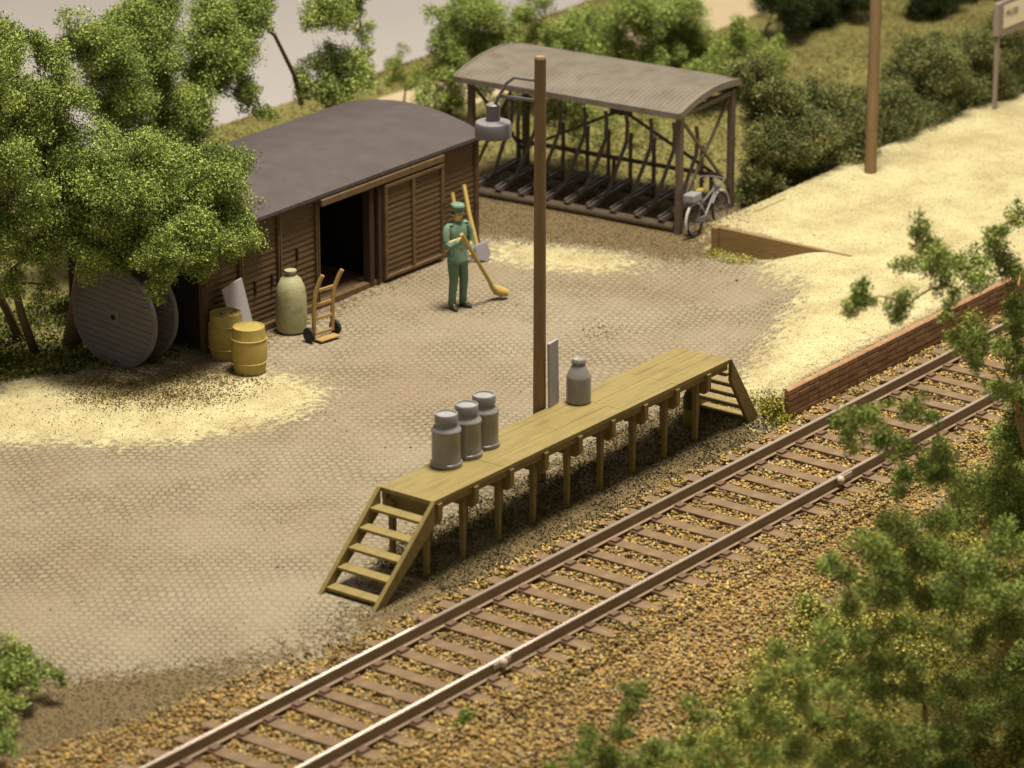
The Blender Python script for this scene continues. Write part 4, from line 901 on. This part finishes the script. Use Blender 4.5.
# ---------------------------------------------------------------- foliage
LEAFY = ([(118,130,62),(136,148,72),(148,158,80),(98,110,54),(158,166,90)], [4,5,4,3,1.2])
FRESH = ([(124,136,64),(150,162,82),(170,178,102),(98,110,54)], [4,5,3,2])
HEDGE = ([(96,102,58),(116,120,68),(136,130,76),(68,74,44),(150,134,84),(98,110,66)], [4,5,3,4,2,2])
DARKB = ([(44,54,26),(60,70,32),(32,38,20),(78,84,40)], [4,4,3,1])
PINE  = ([(126,136,66),(144,154,74),(106,118,58),(160,168,88),(128,138,74)], [4,4,3,2,2])
MOSS  = ([(150,140,56),(176,164,76),(124,120,48),(100,104,42)], [4,3,3,2])
def crumbs(centers, radii, dens, size, pal, flat=.9, core=.35, sub=9, el=1.0):
    """small foam-like leaf flakes: every clump is itself a bunch of smaller tufts"""
    P_ = []; S_ = []; T_ = []
    for c, r in zip(centers, radii):
        A_ = np.exp(rng.normal(0, .28, 3)) 
        ns = max(7, int(1.5*sub*(r/.3)**1.5)); 
        d = rng.normal(0, 1, (ns, 3)); d /= np.linalg.norm(d, axis=1, keepdims=True)
        cs = np.array(c)+d*(r*rng.uniform(.4, .92, (ns, 1)))*np.array([1, 1, flat])*A_; rs = np.minimum(r*rng.uniform(.28, .52, ns)+.02, .24)
        cs = np.vstack([cs, [c]]); rs = np.append(rs, r*.5)
        for cc, rr in zip(cs, rs):
            n = max(8, int(6.0*dens*(rr/size)**2))
            d = rng.normal(0, 1, (n, 3)); d /= np.linalg.norm(d, axis=1, keepdims=True)
            rad = rr*(core+(1-core)*rng.random((n, 1))**.6)*rng.uniform(.7, 1.38, (n, 1))
            P_.append(cc+d*rad*np.array([1, 1, flat])); T_.append(np.full(n, rng.uniform(.72, 1.25)))
    P_ = np.vstack(P_); T_ = np.concatenate(T_); n = len(P_)
    a = rng.normal(0, 1, (n, 3)); a /= np.linalg.norm(a, axis=1, keepdims=True)
    b_ = np.cross(a, rng.normal(0, 1, (n, 3))); b_ /= np.linalg.norm(b_, axis=1, keepdims=True)
    s = size*rng.uniform(.5, 1.3, (n, 1))
    V = np.stack([P_+a*s*.55*el, P_-a*s*.3*el+b_*s*.42/el, P_-a*s*.3*el-b_*s*.42/el+np.cross(a, b_)*s*.15], 1)
    cols = pick(pal[0], pal[1], n)*T_[:, None]*np.stack([T_**.2, np.ones(n), np.ones(n)], 1)
    return V.reshape(-1, 3), np.arange(n*3).reshape(-1, 3), np.repeat(cols, 3, axis=0)
def limbs(mb, root, base_r, tips, fork, tipr=.012):
    """grow limbs like a tree: every clump hangs on the nearest piece of wood already there"""
    root = Vector(root); fork = Vector(fork)
    mid = (root+fork)/2+Vector((random.uniform(-.08,.08), random.uniform(-.08,.08), 0))
    mb.tube([root, mid, fork], [base_r, base_r*.85, base_r*.68], 9)
    nodes = [(fork, base_r*.6), (mid*.35+fork*.65, base_r*.62)]
    for t_ in sorted((Vector(q) for q in tips), key=lambda q: (q-fork).length):
        best = min(nodes, key=lambda n_: (n_[0]-t_).length*(1.0+.8*max(0, (n_[0].z-t_.z)/((n_[0]-t_).length+.01)))+.15*(n_[0]-fork).length)
        a, r0 = best; d = t_-a; L_ = d.length; j = L_*.10
        pts = [a]
        for f in (.33, .66): pts.append(a+d*f+Vector((random.uniform(-j,j), random.uniform(-j,j), L_*.09*math.sin(f*math.pi))))
        pts.append(t_)
        r1 = max(tipr, min(r0*.55, .012+L_*.02)); rr = [min(r0, r1*1.35), r1, r1*.8, tipr]
        mb.tube(pts, rr, 6)
        for q, r_ in zip(pts[1:], rr[1:]): nodes.append((q, max(r_, tipr)))
def tree(name, label, cat, key, root, fork, rad, pal, dens=2.2, size=.037, group=None, flat=.9, sub=9, tipr=.012, bark='bark', extra=None, jit=.35, stem='trunk', crown='crown', grow=1.22, el=1.0):
    bl = BL[key]
    root = Vector(root); t = thing(name, label, cat, tuple(root), 0, group)
    rr = random.Random(len(bl)*7+int(root.x*10))
    cs = []; rs = []
    dirv = np.array([FX, FY, 0])
    for (x_, y_, z_, r_) in bl:
        j_ = rr.uniform(-jit, jit)*1.0
        sh_ = np.array([x_, y_, z_])+np.array([.7504, .5655, -.342])*j_      # crown has depth: clumps lie nearer and farther
        cs.append(sh_-np.array(root)); rs.append(r_*grow)
    V, F_, c_ = crumbs(cs, rs, dens, size, pal, flat, sub=sub, el=el)
    npmesh(crown, V, F_, c_, 'leaf', t)
    mb = MB()
    limbs(mb, (0, 0, -.15), rad, [tuple(c) for c in cs], tuple(Vector(fork)-root), tipr)
    if extra:
        for pts, r0, r1 in extra: mb.tube([Vector(p_)-root for p_ in pts], [r0+(r1-r0)*i/(len(pts)-1) for i in range(len(pts))], 8)
    mb.build(stem, bark, t, smooth='all')
    return t
G1 = 'trees around the shed'
tree('leafy_tree', 'big leafy tree whose crown hangs over the cable drum and shed corner', 'tree', 'treeA', (2.42, 11.0, 0), (2.5, 10.7, 1.5), .17, LEAFY, group=G1, dens=2.6, jit=.28)
tree('leafy_tree', 'leafy tree at the left edge with two thin slanting trunks', 'tree', 'treeB', (1.85, 11.15, 0), (1.2, 11.0, 1.5), .075, LEAFY, group=G1, extra=[([(2.1, 11.7, -.1), (1.7, 11.6, .6), (1.0, 11.4, 1.6)], .08, .05)], dens=2.4, grow=1.1)
tree('leafy_tree', 'tall leafy tree rising behind the left end of the shed', 'tree', 'treeC', (6.3, 13.4, 0), (6.4, 13.0, 2.2), .14, LEAFY, group=G1, dens=2.3,
     extra=[([(10.2, 12.9, 1.7), (9.9, 12.8, 2.3), (9.32, 12.7, 3.1), (8.6, 12.6, 3.7)], .045, .025)], jit=.5, grow=1.15)
tree('leafy_tree', 'small bright crown showing at the upper left corner', 'tree', 'treeZ', (2.2, 14, 0), (2.2, 12.5, 3.5), .08, FRESH, group=G1)
tree('leafy_tree', 'slender bright green tree standing behind the shed roof', 'tree', 'treeD', (10.9, 13.1, 0), (10.85, 12.8, 1.9), .06, FRESH, group=G1, dens=1.7, size=.037, sub=12, grow=1.08)
G2 = 'shrubs behind the bicycle shelter'
tree('sapling', 'tiny dark green sapling beside the pale path', 'sapling', 'sapling', (15.5, 14.95, 0), (15.5, 14.9, .4), .03, PINE, group=G2, dens=1.8, size=.034, stem='stem')
tree('shrub', 'upright bright shrub left of the shelter roof', 'shrub', 's1', (14.9, 13.5, 0), (14.9, 13.4, .5), .05, FRESH, group=G2, dens=1.4, size=.037, sub=15, grow=1.7, stem='stem')
tree('shrub', 'taller shrub with dark top behind the left shelter roof', 'shrub', 's2', (16.2, 13.1, 0), (16.2, 13.0, .6), .05, PINE, group=G2, dens=1.4, size=.037, sub=15, grow=1.7, stem='stem')
tree('shrub', 'wide loose shrub behind the middle of the shelter roof', 'shrub', 's3', (18.0, 12.7, 0), (18.0, 12.6, .4), .05, FRESH, group=G2, dens=1.5, size=.037, sub=15, grow=1.7, stem='stem')
tree('shrub', 'dense rounded shrub in front of the path behind the shelter roof', 'shrub', 's4', (20.0, 12.1, 0), (20.0, 12.0, .3), .05, FRESH, group=G2, dens=1.6, size=.037, sub=15, grow=1.7, stem='stem')
tree('shrub', 'low loose shrub with bare twigs right of the shelter roof', 'shrub', 's5', (19.6, 10.5, 0), (19.6, 10.4, .3), .05, PINE, group=G2, dens=1.5, size=.037, sub=15, grow=1.7, stem='stem',
     extra=[([(18.2,10.5,.5),(18.7,10.3,.72),(19.0,10.2,1.0)],.02,.01),([(18.8,10.4,.5),(19.6,10.2,.8),(20.0,10.1,.85)],.02,.01)])
tree('shrub', 'dark green shrub seen through the open bicycle shelter', 'shrub', 'scr', (15.4, 10.4, 0), (15.4, 10.3, .3), .05, PINE, group=G2, dens=1.3, size=.037, stem='stem')
G3 = 'hedge bushes along the yellow gravel'
HL_ = ['dark hedge bush touching the right end of the bicycle shelter', 'dark hedge bush between the shelter end and the bare pole', 'low hedge bush just right of the bare pole',
       'tall dark hedge bush left of the station sign', 'dark hedge bush behind the station sign']
for k, (lab, rt) in enumerate(zip(HL_, [(15.3,6.9,0),(16.9,6.8,0),(19.0,6.7,0),(20.8,6.8,0),(23.0,6.8,0)])):
    tree('hedge_bush', lab, 'bush', 'hb%d' % (k+1), rt, (rt[0], rt[1], .25), .05, HEDGE, group=G3, dens=1.5, grow=1.3, el=1.7, size=.037, sub=24, jit=.4, stem='stem')
G4 = 'dark bushes on the lawn'
tree('round_bush', 'dark bush on the lawn at the top between path and bare pole', 'bush', 'db1', (23.4, 12.4, 0), (23.4, 12.2, .4), .05, DARKB, group=G4, dens=2.2, size=.037, stem='stem')
tree('round_bush', 'dark bush at the top edge left of the station sign', 'bush', 'db2', (27.0, 11.2, 0), (27.0, 11.0, .4), .05, DARKB, group=G4, dens=2.2, size=.037, stem='stem')
G5 = 'feathery trees and bushes in the foreground'
tree('feathery_tree', 'tall feathery tree with bare branches reaching over the right of the track', 'tree', 'I', (3.6, -6.0, -1.2), (2.95, -5.1, 2.3), .075, PINE, group=G5, dens=2.4, size=.037, bark='twig', tipr=.014, jit=.3, grow=1.3, el=1.3)
tree('feathery_tree', 'feathery tree beside the track whose lower branches cover the near rail', 'tree', 'J', (2.6, -5.4, -1.0), (2.4, -5.0, .9), .06, PINE, group=G5, dens=2.4, size=.037, bark='twig', tipr=.012, jit=.3, grow=1.4, el=1.3)
tree('feathery_bush', 'broad feathery bush at the right below the ballast', 'bush', 'K1', (-.3, -6.0, -1.15), (-.3, -5.8, -.4), .05, PINE, group=G5, dens=2.2, size=.034, bark='twig', stem='stem', grow=1.18, el=1.3)
tree('feathery_bush', 'feathery bush with bare stems in the lower right corner', 'bush', 'K2', (1.0, -6.9, -1.15), (1.0, -6.6, -.3), .05, PINE, group=G5, dens=2.1, size=.034, bark='twig', stem='stem', grow=1.18, el=1.3)
tree('feathery_bush', 'low feathery bush spreading along the bottom edge', 'bush', 'K3', (-2.5, -6.8, -1.15), (-2.5, -6.4, -.6), .04, PINE, group=G5, dens=2.0, size=.034, bark='twig', stem='stem', grow=1.18, el=1.3)
tree('feathery_bush', 'slim feathery shoots in front of the ballast at the bottom', 'bush', 'K4', (-5.2, -5.2, -1.0), (-5.2, -5.0, -.3), .025, PINE, group=G5, dens=2.2, grow=1.6, size=.037, bark='twig', stem='stem')
tree('bush', 'bright green bush at the lower left corner of the cobbles', 'bush', 'L', (-8.2, 3.1, 0), (-8.2, 3.1, .1), .02, FRESH, dens=2.6, grow=1.6, size=.037, jit=.15, stem='stem')
for key, lab, rt in (('tuft1', 'small green tuft growing in the ballast near the bottom', (-4.63, -2.2, -.2)), ('tuft2', 'small grey green tuft in the ballast near the right bush', (1.1, -3.2, -.25))):
    V, F_, c_ = crumbs([(0, 0, .05), (.05, .03, .1), (-.04, 0, .0)], [.12, .08, .09], 2.2, .035, PINE)
    q = BL[key][0]; o = npmesh('grass_tuft', V, F_, c_, 'leaf'); o.location = (q[0], q[1], gh(q[0], q[1])+.03); tag(o, lab, 'grass tuft')
# ground cover
def cover(name, label, pts, size, pal, hgt):
    x, y = pts; n = len(x); z = ground_h(x, y)+rng.uniform(0, hgt, n)
    P_ = np.stack([x, y, z], -1); a = rng.normal(0, 1, (n, 3)); a /= np.linalg.norm(a, axis=1, keepdims=True)
    b_ = np.cross(a, rng.normal(0, 1, (n, 3))); b_ /= np.linalg.norm(b_, axis=1, keepdims=True); s = size*rng.uniform(.6, 1.3, (n, 1))
    V = np.stack([P_+a*s*.5, P_-a*s*.25+b_*s*.4, P_-a*s*.25-b_*s*.4], 1)
    o = npmesh(name, V.reshape(-1, 3), np.arange(n*3).reshape(-1, 3), np.repeat(pick(pal[0], pal[1], n), 3, axis=0), 'leaf')
    return tag(o, label, 'ground cover', kind='stuff')
def clumpy(x, y, f, amt):
    v = np.sin(x*f+np.sin(y*f*.7)*1.3)*np.sin(y*f*1.1+np.cos(x*f*.6)*1.7); return v > rng.uniform(-amt, amt, len(x))
LAWN = ([(128,120,66),(108,106,56),(150,140,84),(116,94,60),(92,88,50)], [4,4,3,2,2])
x, y = scatter(190000, -6, 40, 8, 17, 'grass', .5); k = clumpy(x, y, 2.2, 1.2); x, y = x[k], y[k]
k = (gmask('path', x, y) < .3); x, y = x[k], y[k]
cover('lawn', 'dry green and brown grass of the lawn behind the hedge', (x, y), .06, LAWN, .06)
DG = ([(70,76,30),(94,98,42),(52,56,24),(120,120,54)], [4,3,3,1.5])
x = rng.uniform(-1, 4.0, 40000); y = rng.uniform(8.9, 12.6, 40000); k = (gmask('grass', x, y) > .35) & clumpy(x, y, 4, 1.0)
cover('weeds', 'dark green weeds on the ground below the trees at the left', (x[k], y[k]), .055, DG, .16)
x = rng.uniform(11.4, 12.15, 5000); y = rng.uniform(4.3, 5.9, 5000); k = (gmask('grass', x, y) > .3) & clumpy(x, y, 6, 1.1)
cover('weeds', 'yellow green weeds at the foot of the wooden edging board', (x[k], y[k]), .035, MOSS, .05)
x = rng.uniform(-9, 6, 70000); y = rng.uniform(-8.5, -2.9, 70000); k = (gmask('veg', x, y) > rng.uniform(.2, .7, len(x))) & clumpy(x, y, 2.6, .9)
cover('moss', 'yellow green moss on the bank below the ballast', (x[k], y[k]), .055, MOSS, .16)
x = rng.normal(1.6, .85, 26000); y = rng.normal(8.9, .8, 26000); k = ((gmask('brown', x, y) > rng.uniform(.1, .9, 26000)) | (rng.random(26000) > .86)) & clumpy(x, y, 5, 1.6) & (y < 10.2) & (x < 3)
cover('dry_grass', 'brown dried grass between the cable drum and the yellow gravel', (x[k], y[k]), .034, ([(122,104,62),(140,122,74),(104,88,52),(162,146,92)], [4,3,3,1.5]), .05)
MX = [(1.15, -3.35, .38), (1.0, -4.2, .4), (-1.3, -4.0, .33), (-.35, -3.7, .35), (1.7, -4.0, .35), (-2.3, -4.0, .3)]
x = np.concatenate([rng.normal(a_, s_, 3600) for a_, b_, s_ in MX]); y = np.concatenate([rng.normal(b_, s_*.7, 3600) for a_, b_, s_ in MX]); k = clumpy(x, y, 7, .8)
cover('moss', 'pale yellow green moss clumps at the edge of the ballast', (x[k], y[k]), .045, ([(178,170,86),(196,188,104),(150,146,70),(126,128,60)], [4,3,3,1.5]), .2)
x = rng.uniform(-1.6, 6.3, 26000); y = rng.uniform(.35, 2.2, 26000); k = (gmask('brown', x, y) > .4) & clumpy(x, y, 5, 1.2)
cover('weeds', 'dull dark scrub below the loading platform', (x[k], y[k]), .04, ([(74,70,46),(92,86,58),(60,58,40),(112,100,66)], [4,4,3,2]), .05)
x = np.concatenate([rng.normal(6.3, .12, 900), rng.uniform(6.0, 6.5, 500)]); y = np.concatenate([rng.normal(.72, .12, 900), rng.uniform(.55, 1.3, 500)])
cover('weeds', 'yellowish weeds at the near end of the brick wall', (x, y), .045, MOSS, .14)
